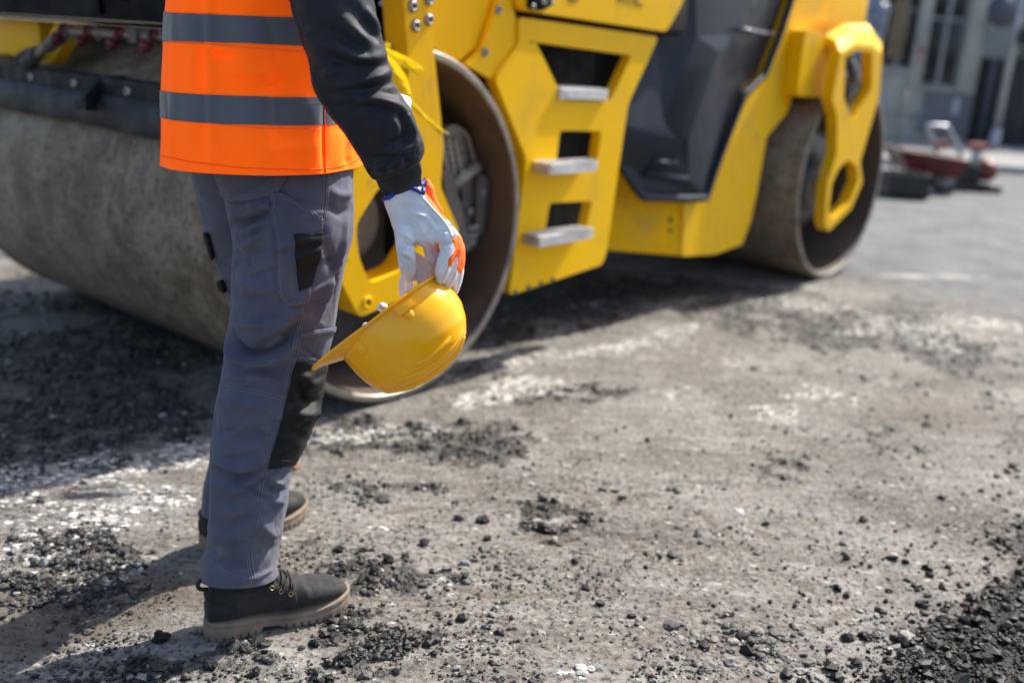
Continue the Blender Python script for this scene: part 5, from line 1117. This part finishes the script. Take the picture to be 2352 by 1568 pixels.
V, Fq = remesh_vf([blob_tube([pd(0, -.18, 1.46), pd(0, 0, 1.50), pd(0, .18, 1.46)], [.09, .10, .09]), blob_tube([pd(.0, 0, 1.50), pd(.01, 0, 1.56)], [.08, .07])], .012, 5); obj('jacket_collar', V, Fq, C_JACK, man)

# glove holding the helmet rim
def ZR(x, y): return 861.3 + .2198 * x, 367.5 + .2198 * y
def chain(pts):
    P = [at(*ZR(x, y), d) for x, y, r, d in pts]; R = [r * .2198 * d / F_PX * (1.1 if r < 90 else 1) for x, y, r, d in pts]; return blob_tube(P, R, 20)
gp = [chain([(300, 440, 150, 1.80), (340, 560, 148, 1.802), (380, 680, 135, 1.80)]), chain([(400, 440, 140, 1.81), (470, 580, 140, 1.812), (540, 720, 120, 1.81)]), chain([(430, 470, 105, 1.805), (560, 600, 120, 1.81), (690, 740, 95, 1.81)]),
      chain([(520, 560, 90, 1.835), (690, 690, 100, 1.835), (800, 800, 75, 1.832)]), chain([(350, 700, 120, 1.795), (470, 790, 105, 1.80), (580, 830, 95, 1.805)]), chain([(560, 800, 85, 1.80), (680, 800, 80, 1.80)]),
      chain([(310, 700, 118, 1.79), (315, 850, 106, 1.787), (325, 980, 98, 1.785), (340, 1100, 84, 1.79), (352, 1190, 66, 1.797), (362, 1225, 46, 1.80)]),
      chain([(570, 790, 90, 1.815), (585, 900, 80, 1.822), (605, 1010, 76, 1.83), (600, 1100, 66, 1.837), (585, 1160, 50, 1.84)]),
      chain([(690, 720, 92, 1.802), (760, 810, 86, 1.795), (768, 920, 78, 1.792), (730, 1050, 76, 1.790), (700, 1170, 66, 1.795), (688, 1250, 48, 1.80)]),
      chain([(770, 760, 80, 1.825), (838, 860, 74, 1.82), (850, 990, 68, 1.815), (808, 1130, 66, 1.812), (775, 1240, 58, 1.815), (752, 1315, 44, 1.82)]),
      chain([(800, 790, 66, 1.85), (872, 900, 56, 1.845), (888, 1020, 54, 1.84), (868, 1170, 54, 1.838), (848, 1290, 50, 1.84), (836, 1365, 40, 1.842)]),
      chain([(420, 1160, 34, 1.835), (410, 1230, 34, 1.835)]),
      chain([(520, 330, 40, 1.83), (560, 300, 52, 1.832), (590, 420, 55, 1.832), (650, 540, 60, 1.832)]), chain([(545, 230, 34, 1.832), (565, 330, 44, 1.832)])]
gv, gf = loft_px([(880, 459, 962, 424, 1.79, .80), (885, 474, 976, 440, 1.792, .76), (893, 498, 1000, 470, 1.797, .62), (902, 525, 1022, 505, 1.80, .50), (912, 545, 1026, 535, 1.80, .42)], 24, 48)
gp.append((gv, [tuple(q) for q in gf] + [tuple(range(48))[::-1], tuple(23 * 48 + i for i in range(48))]))
V, Fq = remesh_vf(gp, .0024, 3)
V = np.asarray(V); Fa = np.array([f if len(f) == 4 else f + f[-1:] for f in Fq])
N = vnormals(V, Fa); bv = bvh_of(V, Fq)
zf = lambda L: [ZR(*p) for p in L]
V = fold(V, N, bv, [(zf(L), a * 1.9, w * .85) for L, a, w in [([(300, 850), (380, 880), (450, 880)], -.004, .004), ([(250, 760), (330, 800), (420, 880)], .003, .005), ([(700, 860), (740, 870), (800, 860)], -.004, .0035), ([(670, 930), (640, 820), (700, 740), (770, 720)], -.003, .005), ([(250, 960), (330, 1000), (390, 1040)], .0025, .005), ([(260, 1010), (330, 1050)], -.0025, .004), ([(560, 960), (620, 970), (660, 1000)], -.003, .004), ([(560, 1060), (600, 1080), (640, 1060)], .0025, .004),
                                                  ([(330, 520), (420, 560), (560, 600)], .003, .006), ([(220, 650), (330, 640), (450, 690)], -.003, .007), ([(400, 620), (480, 700), (520, 800)], .003, .006), ([(560, 560), (640, 650), (720, 690)], -.0025, .006), ([(240, 470), (300, 520), (420, 520)], -.003, .008), ([(520, 880), (600, 920), (690, 960)], -.003, .005)]])
V += N * (fbm(V * 60, 3, 97) * .0016)[:, None]
glove = obj('glove', V, Fq, C_LEATH, man); me = glove.data
for mt in (C_GORA, C_GGREY): me.materials.append(mt)
def inpoly(x, y, P):
    c = np.zeros(len(x), bool); n = len(P)
    for i in range(n):
        x1, y1 = P[i]; x2, y2 = P[(i + 1) % n]
        if y1 == y2: continue
        c ^= ((y1 > y) != (y2 > y)) & (x < (x2 - x1) * (y - y1) / (y2 - y1) + x1)
    return c
Cn = V[Fa].mean(1); nn = np.cross(V[Fa[:, 2]] - V[Fa[:, 0]], V[Fa[:, 3]] - V[Fa[:, 1]]); gx, gy, _ = project(Cn)
wv = Cn - EYEP; away = np.einsum('ij,ij->i', nn, wv) * (1 if np.einsum('ij,ij->i', nn, Cn - V.mean(0)).sum() > 0 else -1) > 0
zx = (gx - 861.3) / .2198; zy = (gy - 367.5) / .2198
om = inpoly(zx, zy, [(505, 350), (520, 150), (560, 120), (660, 280), (660, 420), (790, 590), (752, 640), (700, 622), (600, 500), (545, 420)]) | inpoly(zx, zy, [(800, 812), (880, 760), (960, 910), (960, 1050), (905, 1195), (850, 1165), (870, 1060), (850, 1000), (800, 1118), (756, 1112), (768, 1040), (838, 940)])
gm = inpoly(zx, zy, [(728, 642), (770, 590), (850, 700), (885, 765), (850, 806), (800, 812), (788, 740)])
idx = np.where(gm, 2, np.where(om | (away & (zy < 1120) & (zx > 330)), 1, 0)); me.polygons.foreach_set('material_index', idx.astype(np.int32))
bvG = bvh_of(V, Fq)
seams('cuff_piping', [zf([(92, 415), (150, 395), (230, 345), (300, 315), (370, 298), (420, 315), (470, 350)]), zf([(492, 360), (495, 290), (505, 220), (528, 150)])], bvG, C_BLUE, glove, .0046, .0028)
seams('glove_seam', [zf([(420, 330), (500, 400), (600, 510), (700, 620), (760, 700), (790, 750), (800, 810)])], bvG, C_LEATH, glove, .0022, .0006)
seams('finger_stitching', [zf([(765, 1115), (730, 1200), (690, 1290)]), zf([(850, 1170), (800, 1270), (760, 1340)]), zf([(895, 1180), (875, 1290), (850, 1390)])], bvG, C_STITCH, glove, .0006, .0004, dash=.003)

# boots
Lf = .325
WS = np.array([(0, 0), (.006, .017), (.02, .029), (.05, .0365), (.10, .0345), (.15, .0375), (.195, .046), (.235, .0505), (.265, .0475), (.290, .040), (.308, .029), (.319, .016), (.325, 0)])
def wsole(s): return np.interp(s, WS[:, 0], WS[:, 1])
th = np.linspace(0, 2 * pi, 440, endpoint=False)
sp_ = (1 - np.cos(np.linspace(0, pi, 221))) / 2 * Lf
up_ = np.stack([sp_, wsole(sp_)], 1); dn_ = np.stack([sp_[::-1], -wsole(sp_[::-1])], 1)[1:-1]
CT = np.vstack([up_, dn_]); CT = np.vstack([(CT[i - 2] + CT[i - 1] + CT[i] * 2 + CT[(i + 1) % len(CT)] + CT[(i + 2) % len(CT)]) / 6 for i in range(len(CT))])
arc = np.concatenate([[0], np.cumsum(np.linalg.norm(np.diff(CT, axis=0), axis=1))]); nc = len(CT)
s_ = CT[:, 0]; ztop = np.interp(s_, [0, .05, .11, .16, .22, .28, .325], [.043, .038, .035, .031, .030, .037, .047]); zbot = np.interp(s_, [0, .108, .114, .150, .165, .25, .30, .325], [0, 0, .014, .010, .001, .002, .010, .018])
notch = ((arc % .0165) < .0036) & ~((s_ > .108) & (s_ < .158)); zb_n = np.where(notch, zbot + .0085, zbot); ins = np.where(notch, .9, 1.0)
cen = np.array([.165, 0])
def ring(sc_, z, k=1.): return np.stack([cen[0] + (s_ - cen[0]) * sc_, CT[:, 1] * k, z], 1)
lv = [ring(.955, ztop + .001, .90), ring(.995, ztop, .985), ring(1.0, ztop - .003, 1.0), ring(1.0, ztop - .010, 1.0), ring(.994, ztop - .0115, .985), ring(1.0, ztop - .013, 1.0), ring(1.0, np.minimum(ztop - .016, zbot + .0095), 1.0), ring(.99, zb_n, 1.0) * np.array([1, 1, 1]) , ring(.80, zb_n + .001, .7)]
lv[7][:, 1] *= ins
Vs = np.vstack(lv); Fs = [tuple(q) for q in grid_faces(len(lv), nc)] + [tuple(range(nc))[::-1], tuple((len(lv) - 1) * nc + i for i in range(nc))]
prof = [(.006, .018, .100), (.014, .028, .112), (.035, .035, .120), (.075, .037, .130), (.115, .036, .134), (.150, .0375, .122), (.185, .043, .100), (.215, .0465, .088), (.245, .046, .082), (.270, .041, .076), (.292, .033, .068), (.308, .022, .058), (.316, .010, .050)]
pf = catmull(np.array(prof), 70); a = np.arange(48) * 2 * pi / 48; Vu = []
for s0, w0_, h0 in pf:
    zc = (.034 + h0) / 2; hh = (h0 - .034) / 2; ca, sa = np.cos(a), np.sin(a); e = 2 / 2.5
    y_ = w0_ * np.sign(ca) * np.abs(ca) ** e; z_ = zc + hh * np.sign(sa) * np.abs(sa) ** e; taper = 1 - .35 * np.clip((z_ - .06) / .08, 0, 1)
    Vu.append(np.stack([np.full(48, s0), y_ * taper, z_], 1))
Vu = np.vstack(Vu); Fu = [tuple(q) for q in grid_faces(len(pf), 48)] + [tuple(range(48))[::-1], tuple((len(pf) - 1) * 48 + i for i in range(48))]
Vsft = []
for z_, sc0, ls, lw in ((.06, .068, .055, .034), (.09, .066, .054, .034), (.115, .064, .052, .034), (.130, .064, .046, .031), (.142, .068, .042, .028)):
    Vsft.append(np.stack([sc0 + ls * np.cos(a), lw * np.sin(a), np.full(48, z_)], 1))
Vsft = np.vstack(Vsft); Fsft = [tuple(q) for q in grid_faces(5, 48)] + [tuple(range(48))[::-1], tuple(4 * 48 + i for i in range(48))]
Vu, Fu = remesh_vf([(Vu, Fu), (Vsft, Fsft)], .0035, 6); Vu = np.asarray(Vu)
Fa = np.array([f if len(f) == 4 else f + f[-1:] for f in Fu]); Nu = vnormals(Vu, Fa)
if (Nu * (Vu - Vu.mean(0))).sum() < 0: Nu = -Nu
cre = .0016 * np.sin(Vu[:, 0] * 190 + 2 * fbm(Vu * 30, 2, 5)) * np.exp(-((Vu[:, 0] - .205) / .03) ** 2) * sstep(.055, .08, Vu[:, 2])
ank = .004 * np.sin(Vu[:, 2] * 210 + 3 * fbm(Vu * 16, 2, 6)) * np.exp(-((Vu[:, 2] - .115) / .028) ** 2) * (Vu[:, 0] < .15)
Vu = Vu + Nu * (cre + ank + fbm(Vu * 30, 3, 7) * .0014)[:, None]
def footM(heel, d, mirror=1):
    d = np.array([d[0], d[1], 0.]); d /= np.linalg.norm(d); l = np.array([-d[1], d[0], 0])
    return Matrix(((d[0], l[0] * mirror, 0, heel[0]), (d[1], l[1] * mirror, 0, heel[1]), (0, 0, 1, .0015), (0, 0, 0, 1)))
dR = np.array([.847, .532]); MR = footM(BOOT_R[0] + np.array([-dR[1], dR[0]]) * .007 + dR * .008, dR)
dL = np.array([.62, .785]); ML = footM(BOOT_L[0] + np.array([-dL[1], dL[0]]) * .020 + dL * .012, dL, -1)
boot = link('boot', mkmesh('boot', Vu, Fu, C_NUB), man); boot.matrix_basis = Matrix.Translation(-PO) @ MR; WM['boot'] = MR
obj('sole', Vs, Fs, C_SOLE, boot, local=True); autosmooth(bpy.data.objects['sole'], 40)
Wu = np.array([MR @ Vector(v) for v in Vu]); bvB = bvh_of(Wu, Fu)
def zbt(x, y): return 436.4 + .1685 * x, 1234.6 + .1685 * y
ep = [zbt(*p) for p in ((1117, 682), (1237, 727), (1370, 764))]
patch('eyelet_stay', [zbt(*p) for p in ((1000, 700), (1090, 640), (1180, 645), (1300, 690), (1400, 715), (1445, 770), (1462, 850), (1447, 915), (1290, 945), (1280, 880), (1130, 810), (1030, 760))], bvB, C_NUB, boot, .0004, .0016, 4)
parts = []
for x, y in ep:
    c = cast(bvB, x, y); n_ = Vector(c[1]); q = n_.to_track_quat('Z', 'Y').to_matrix()
    P = [np.array(c[0]) + c[1] * .0026 + np.array(q @ Vector((.0042 * cos(t), .0042 * sin(t), 0))) for t in np.linspace(0, 2 * pi, 20)]
    V, Fc = tube_vf(P, .0013, 8, False); obj('eyelet', V, Fc, C_BRASS, boot)
    parts.append(cyl(c[0] + c[1] * .001, c[0] + c[1] * .0024, .0036, 12))
V, Fc = joinvf(parts); obj('eyelet_hole', V, Fc, pbr('eyelet_dark', (.004, .004, .004), .9), boot)
lc = [[(1130, 670), (1160, 600), (1195, 490), (1190, 440)], [(1250, 712), (1290, 620), (1325, 555), (1300, 500), (1250, 450)], [(1378, 748), (1402, 690), (1385, 580), (1320, 490), (1220, 430)], [(1235, 640), (1250, 560), (1235, 480), (1195, 420)], [(1370, 690), (1372, 600), (1340, 510), (1260, 440)], [(1120, 610), (1150, 520), (1165, 450)]]
for L in lc:
    s0 = seam_vf([zbt(*p) for p in L], bvB, .0021, .0030, 3, 8)
    if s0: obj('lace', s0[0], s0[1], C_LACE, boot)
seams('panel_seam', [[zbt(*p) for p in ((620, 985), (800, 995), (1000, 972), (1280, 942), (1440, 915))], [zbt(*p) for p in ((600, 940), (640, 1040), (712, 1185))], [zbt(*p) for p in ((192, 830), (400, 890), (600, 940))]], bvB, C_NUB, boot, .0012, .0003)
seams('boot_stitching', [[zbt(*p) for p in ((900, 990), (1000, 960), (1280, 930))], [zbt(*p) for p in ((1440, 900), (1452, 850), (1435, 775))], [zbt(*p) for p in ((1190, 652), (1300, 697), (1395, 724))]], bvB, pbr('dark_thread', (.05, .048, .044), .8), boot, .0005, .0022, dash=.003)
lp_ = [(.008, -.004, .112), (-.006, -.006, .118), (-.011, -.007, .128), (-.006, -.006, .137), (.008, -.004, .136)]
V, Fc = tube_vf(catmull(np.array(lp_), 24), .0052, 10, flat=.8); obj('pull_loop', V, Fc, C_LACE, boot, local=True)
b2 = boot.copy(); col.objects.link(b2); b2.parent = man; b2.matrix_basis = Matrix.Translation(-PO) @ ML
for ch in list(boot.children):
    if ch.name.startswith('pull_loop'): continue
    c = ch.copy(); col.objects.link(c); c.parent = b2

# ------------------------------------------------------------------ hard hat held by its rear rim
HD = 1.842
def hpx(u, v):            # profile pixels: along the rim (rear to peak) and towards the crown
    f = np.array([-.789, .615]); w = np.array([.615, .789]); return np.array([1003, 632]) + f * u + w * v
HA = at(*hpx(100, 0), HD) - at(*hpx(0, 0), HD); HA /= np.linalg.norm(HA)
HC = at(*hpx(0, 100), HD) - at(*hpx(0, 0), HD); HC -= HA * np.dot(HA, HC); HC /= np.linalg.norm(HC); HL = np.cross(HC, HA)
K = HD / F_PX; HO = at(*hpx(0, 0), HD)
HM = Matrix(((HA[0], HL[0], HC[0], HO[0]), (HA[1], HL[1], HC[1], HO[1]), (HA[2], HL[2], HC[2], HO[2]), (0, 0, 0, 1)))
hat = empty('hard_hat', HM); tag(hat, 'yellow hard hat held by its rim upside down beside the worker\'s knee', 'hard hat')
HY = NT('yellow_helmet_plastic'); f_ = HY.ramp(HY.noise(14, 4), .3, .7); HY.out(Base_Color=HY.mix(f_, (1.0, .44, .0), (1.0, .465, .001)), Roughness=HY.ramp(HY.noise(60, 4), .3, .7, .20, .28), Coat_Weight=.2, Specular_IOR_Level=.4); HY.b.inputs['Coat Roughness'].default_value = .08
HY = HY.m; HW = pbr('white_harness_plastic', (.90, .87, .89), .5, .05, 20); t = NT('clear_harness_plastic'); t.out(Base_Color=(.78, .80, .84), Roughness=.35, Transmission_Weight=.45); HCL = t.m
rear = np.array([(0, 0), (-6, 25), (-10, 55), (-7.5, 83), (6, 117), (29, 148), (60, 166), (103, 178), (132, 180.5)]); front = np.array([(283, 0), (286, 29), (283, 70), (278, 97), (271, 120), (256, 146), (211, 171), (177, 178), (150, 180.5)])
tt = 1 - (1 - np.linspace(0, 1, 70)) ** 2.2; zz = tt * 180.3
xr_ = np.interp(zz, rear[:, 1], rear[:, 0]); xf_ = np.interp(zz, front[:, 1], front[:, 0])
ker = np.array([1, 2, 3, 2, 1]) / 9.
sm = lambda q: np.convolve(np.pad(q, 2, 'edge'), ker, 'valid')
xr_, xf_ = sm(xr_), sm(xf_); zz = sm(zz)
m_ = 140; a = np.arange(m_) * 2 * pi / m_; Vh = []
for x0_, x1_, z_ in zip(xr_, xf_, zz):
    c = (x0_ + x1_) / 2; h = (x1_ - x0_) / 2; w = h * (.80 - .0 * z_); e = 2 / 2.15
    Vh.append(np.stack([c + h * np.sign(np.cos(a)) * np.abs(np.cos(a)) ** e, w * np.sign(np.sin(a)) * np.abs(np.sin(a)) ** e, np.full(m_, z_)], 1))
ring0 = Vh[0].copy(); Vh = np.vstack(Vh) * K; Fh = [tuple(q) for q in grid_faces(70, m_)] + [tuple(69 * m_ + i for i in range(m_))]
sh = obj('shell', Vh, Fh, HY, hat, local=True); m = sh.modifiers.new('t', 'SOLIDIFY'); m.thickness = .0025; m.offset = -1
Wh = np.array([HM @ Vector(v) for v in Vh]); bvH = bvh_of(Wh, Fh)
# rim flange and peak
cx_ = 141.5; rows = []
for kq, q in enumerate(np.linspace(0, 1, 12)):
    R_ = ring0.copy(); fr_ = np.clip((np.cos(a) - .25) / .75, 0, 1) ** .8
    outw = 5 + fr_ * 67
    nx = np.cos(a); ny = np.sin(a); R_[:, 0] += nx * outw * q * np.where(fr_ > 0, 1, 1); R_[:, 1] += ny * 5 * q - ny * fr_ * 6 * q
    R_[:, 2] = 4 + fr_ * (20 * (1 - q) ** 1.2 - 6 * q - 2) + 0 * q; rows.append(R_)
Vr = np.vstack(rows) * K; o = obj('brim', Vr, [tuple(x) for x in grid_faces(12, m_)], HY, hat, local=True); m = o.modifiers.new('t', 'SOLIDIFY'); m.thickness = .003; m.offset = 0
Vt_, Ft_ = tube_vf(np.vstack([rows[-1], rows[-1][:1]]) * K, .0032, 8, False); obj('rim', Vt_, Ft_, HY, hat, local=True)
def zr2(x, y): return 689 + .2198 * x, 574.2 + .2198 * y
ribs = [[(1165, 1212), (1280, 1165), (1420, 1070), (1520, 970), (1570, 905)], [(990, 1362), (1180, 1310), (1400, 1190), (1580, 1030), (1690, 850)], [(930, 1470), (1180, 1420), (1400, 1290), (1600, 1110), (1715, 900)]]
for L in ribs:
    P = catmull(np.array([cast(bvH, *zr2(*p))[0] for p in L]), 40); P = np.array([np.array(bvH.find_nearest(Vector(p))[0]) for p in P]); P[1:-1] = (P[:-2] + 2 * P[1:-1] + P[2:]) / 4
    r_ = .0052 * np.sqrt(np.clip(np.sin(pi * np.linspace(.03, .97, 40)), 0, 1)); V, Fc = tube_vf(P, r_, 10); o = obj('crown_rib', V, Fc, HY, hat)
    c = o.copy(); col.objects.link(c); c.scale = (1, -1, 1)
def hpatch(name, poly, thick, mat, off=-.0005):
    o = patch(name, [zr2(*p) for p in poly], bvH, mat, hat, off, thick, 3); b = o.modifiers.new('b', 'BEVEL'); b.width = .0012; b.segments = 3; b.limit_method = 'ANGLE'; b.angle_limit = radians(40); autosmooth(o, 50)
    c = o.copy(); col.objects.link(c); c.scale = (1, -1, 1); return o
hpatch('accessory_slot', [(992, 622), (1155, 522), (1192, 582), (1040, 702)], .0085, HY)
def bump_on(name, x, y, r, fl):
    c = cast(bvH, *zr2(x, y)); V, Fc = ico(3); q = Vector(c[1]).to_track_quat('Z', 'Y').to_matrix(); V = np.array([q @ Vector(v * np.array([r, r, fl])) for v in V]) + c[0]; o = obj(name, V, [tuple(f) for f in Fc], HY, hat); k = o.copy(); col.objects.link(k); k.scale = (1, -1, 1)
bump_on('slot_boss', 1135, 672, .0095, .004); bump_on('shell_boss', 640, 1040, .0110, .0045); bump_on('shell_boss', 610, 1000, .0105, .0035)
def plate_px(name, poly, holes, depth, thick, mat, parent, r=3, bev=.0004):
    k = depth / F_PX; cxx = np.mean([p[0] for p in poly]); cyy = np.mean([p[1] for p in poly]); o3 = at(cxx, cyy, depth)
    f = lambda L: [((x - cxx) * k, -(y - cyy) * k) for x, y in L]
    M = Matrix(((_r[0], _u[0], -FW[0], o3[0]), (_r[1], _u[1], -FW[1], o3[1]), (_r[2], _u[2], -FW[2], o3[2]), (0, 0, 0, 1)))
    return plate(name, f(poly), [f(h) for h in holes], 0, thick, mat, parent, r=r * k, hr=1 * k, bev=bev, M=WM[parent.name].inverted() @ M)
plate_px('harness_strap', [(926, 618), (917, 645), (916, 660), (921, 705), (949, 690), (950, 647), (940, 618)], [[(933, 640), (936.5, 640), (933, 668), (929.5, 668)]], 1.845, .0018, HW, hat, 6)
plate_px('harness_strap', [(952, 577), (963, 583), (981, 596), (994, 629), (993, 645), (962, 668), (951, 611)], [], 1.832, .0016, HCL, hat, 5)
for (x, y, r) in ((879, 706, 11.5), (841, 748, 8)):
    p = at(x, y, 1.85); V, Fc = tube_vf([p + FW * .006, p - FW * .006], r * K, 24); obj('harness_knob', V, Fc, HW, hat); V, Fc = tube_vf([p - FW * .006, p - FW * .008], r * K * .55, 20); obj('knob_cap', V, Fc, HCL, hat)
bp_ = np.stack([cx_ + 118 * np.cos(a), 88 * np.sin(a), np.full(m_, 14.)], 1) * K; Vb = np.vstack([bp_, bp_ + np.array([0, 0, .026])]); o = obj('head_band', Vb, [tuple(q) for q in grid_faces(2, m_)], HW, hat, local=True); m = o.modifiers.new('t', 'SOLIDIFY'); m.thickness = .002

# ------------------------------------------------------------------ single asphalt clods on the road
def z4p(x, y): return x * .3174, 1091 + .3174 * y
CL = [(2117, 1391, 13, None), (1990, 1467, 12.5, 'round black asphalt clod farthest left of the two beside the fresh black mat'), (2104, 1524, 20, 'largest black asphalt clod lying at the edge of the fresh mat'), (2107, 1357, 6, None), (1997, 1304, 6, None), (2277, 1246, 7, None), (2297, 1242, 7, None), (2167, 1402, 8, None), (2126, 978, 10, 'brown clod standing alone on the right side of the road'), (1251, 1224, 14, None), (1110, 1197, 14, None), (1054, 1194, 10, None), (974, 1253, 11, None),
      (1066, 1297, 9, 'pale grey angular stone lying alone right of the boot toe'), (862, 1323, 15, None), (777, 1270, 12, None), (890, 1294, 13, None), (786, 1527, 18, 'long flat asphalt lump lying right of the front boot'), (724, 1483, 11, None), (162, 1392, 11, None), (482, 1535, 14, None), (586, 1549, 13, None), (620, 1520, 13, 'grey stone below the heel of the front boot'), (322, 1528, 13, None), (372, 1470, 17, None), (301, 1405, 6, 'small reddish stone lying in the worker\'s shadow'), (676, 1080, 8, 'small orange stone just right of the trouser shin'), (1240, 1212, 8, None), (1120, 1240, 9, None), (1320, 1296, 8, None), (930, 1283, 8, None), (2228, 1405, 12, None), (2185, 1447, 13, None), (2148, 1495, 14, None), (2262, 1375, 11, None)]
for k, (x, y, r, lab) in enumerate(CL):
    p = gnd(x, y); dep = project(p)[2]; R_ = r * dep / F_PX
    V, Fc = ico(4); V = V * (1 + .75 * fbm(V * 1.2 + k * 5.3, 3, k) + .40 * np.abs(fbm(V * 3.2 + k, 3, k + 50)) - .12 + .2 * fbm(V * 8 + k, 3, k + 90))[:, None] * np.array([1.15, .9, .78])
    an = k * 1.7; V = np.stack([V[:, 0] * cos(an) - V[:, 1] * sin(an), V[:, 0] * sin(an) + V[:, 1] * cos(an), V[:, 2]], 1) * R_
    xx, yy = np.array([p[0]]), np.array([p[1]]); m = masks(xx, yy); z = height(xx, yy, m[0], m[3], m[4], m[5], m[6])[0]
    t0 = (.011, .011, .012)
    if lab and 'brown' in lab: t0 = (.07, .045, .03)
    if lab and 'pale grey' in lab: t0 = (.42, .43, .44)
    if lab and lab.startswith('grey'): t0 = (.17, .165, .16)
    if lab and 'orange' in lab: t0 = (.62, .30, .09)
    if lab and 'reddish' in lab: t0 = (.10, .055, .055)
    me = mkmesh('asphalt_clod', V, Fc, PEBBLE if t0[0] > .09 else CRUMB, False); at_ = me.attributes.new('tone', 'FLOAT_COLOR', 'POINT'); at_.data.foreach_set('color', np.tile(np.array([*t0, 1], np.float32), (len(V), 1)).ravel())
    nm = 'stone' if lab and 'stone' in lab else 'asphalt_clod'
    o = link(nm, me); o.location = (p[0], p[1], z + R_ * .42)
    tag(o, lab or 'loose black asphalt clod lying on the worn pale road', 'stone' if nm == 'stone' else 'clod', 'asphalt clods on the road')
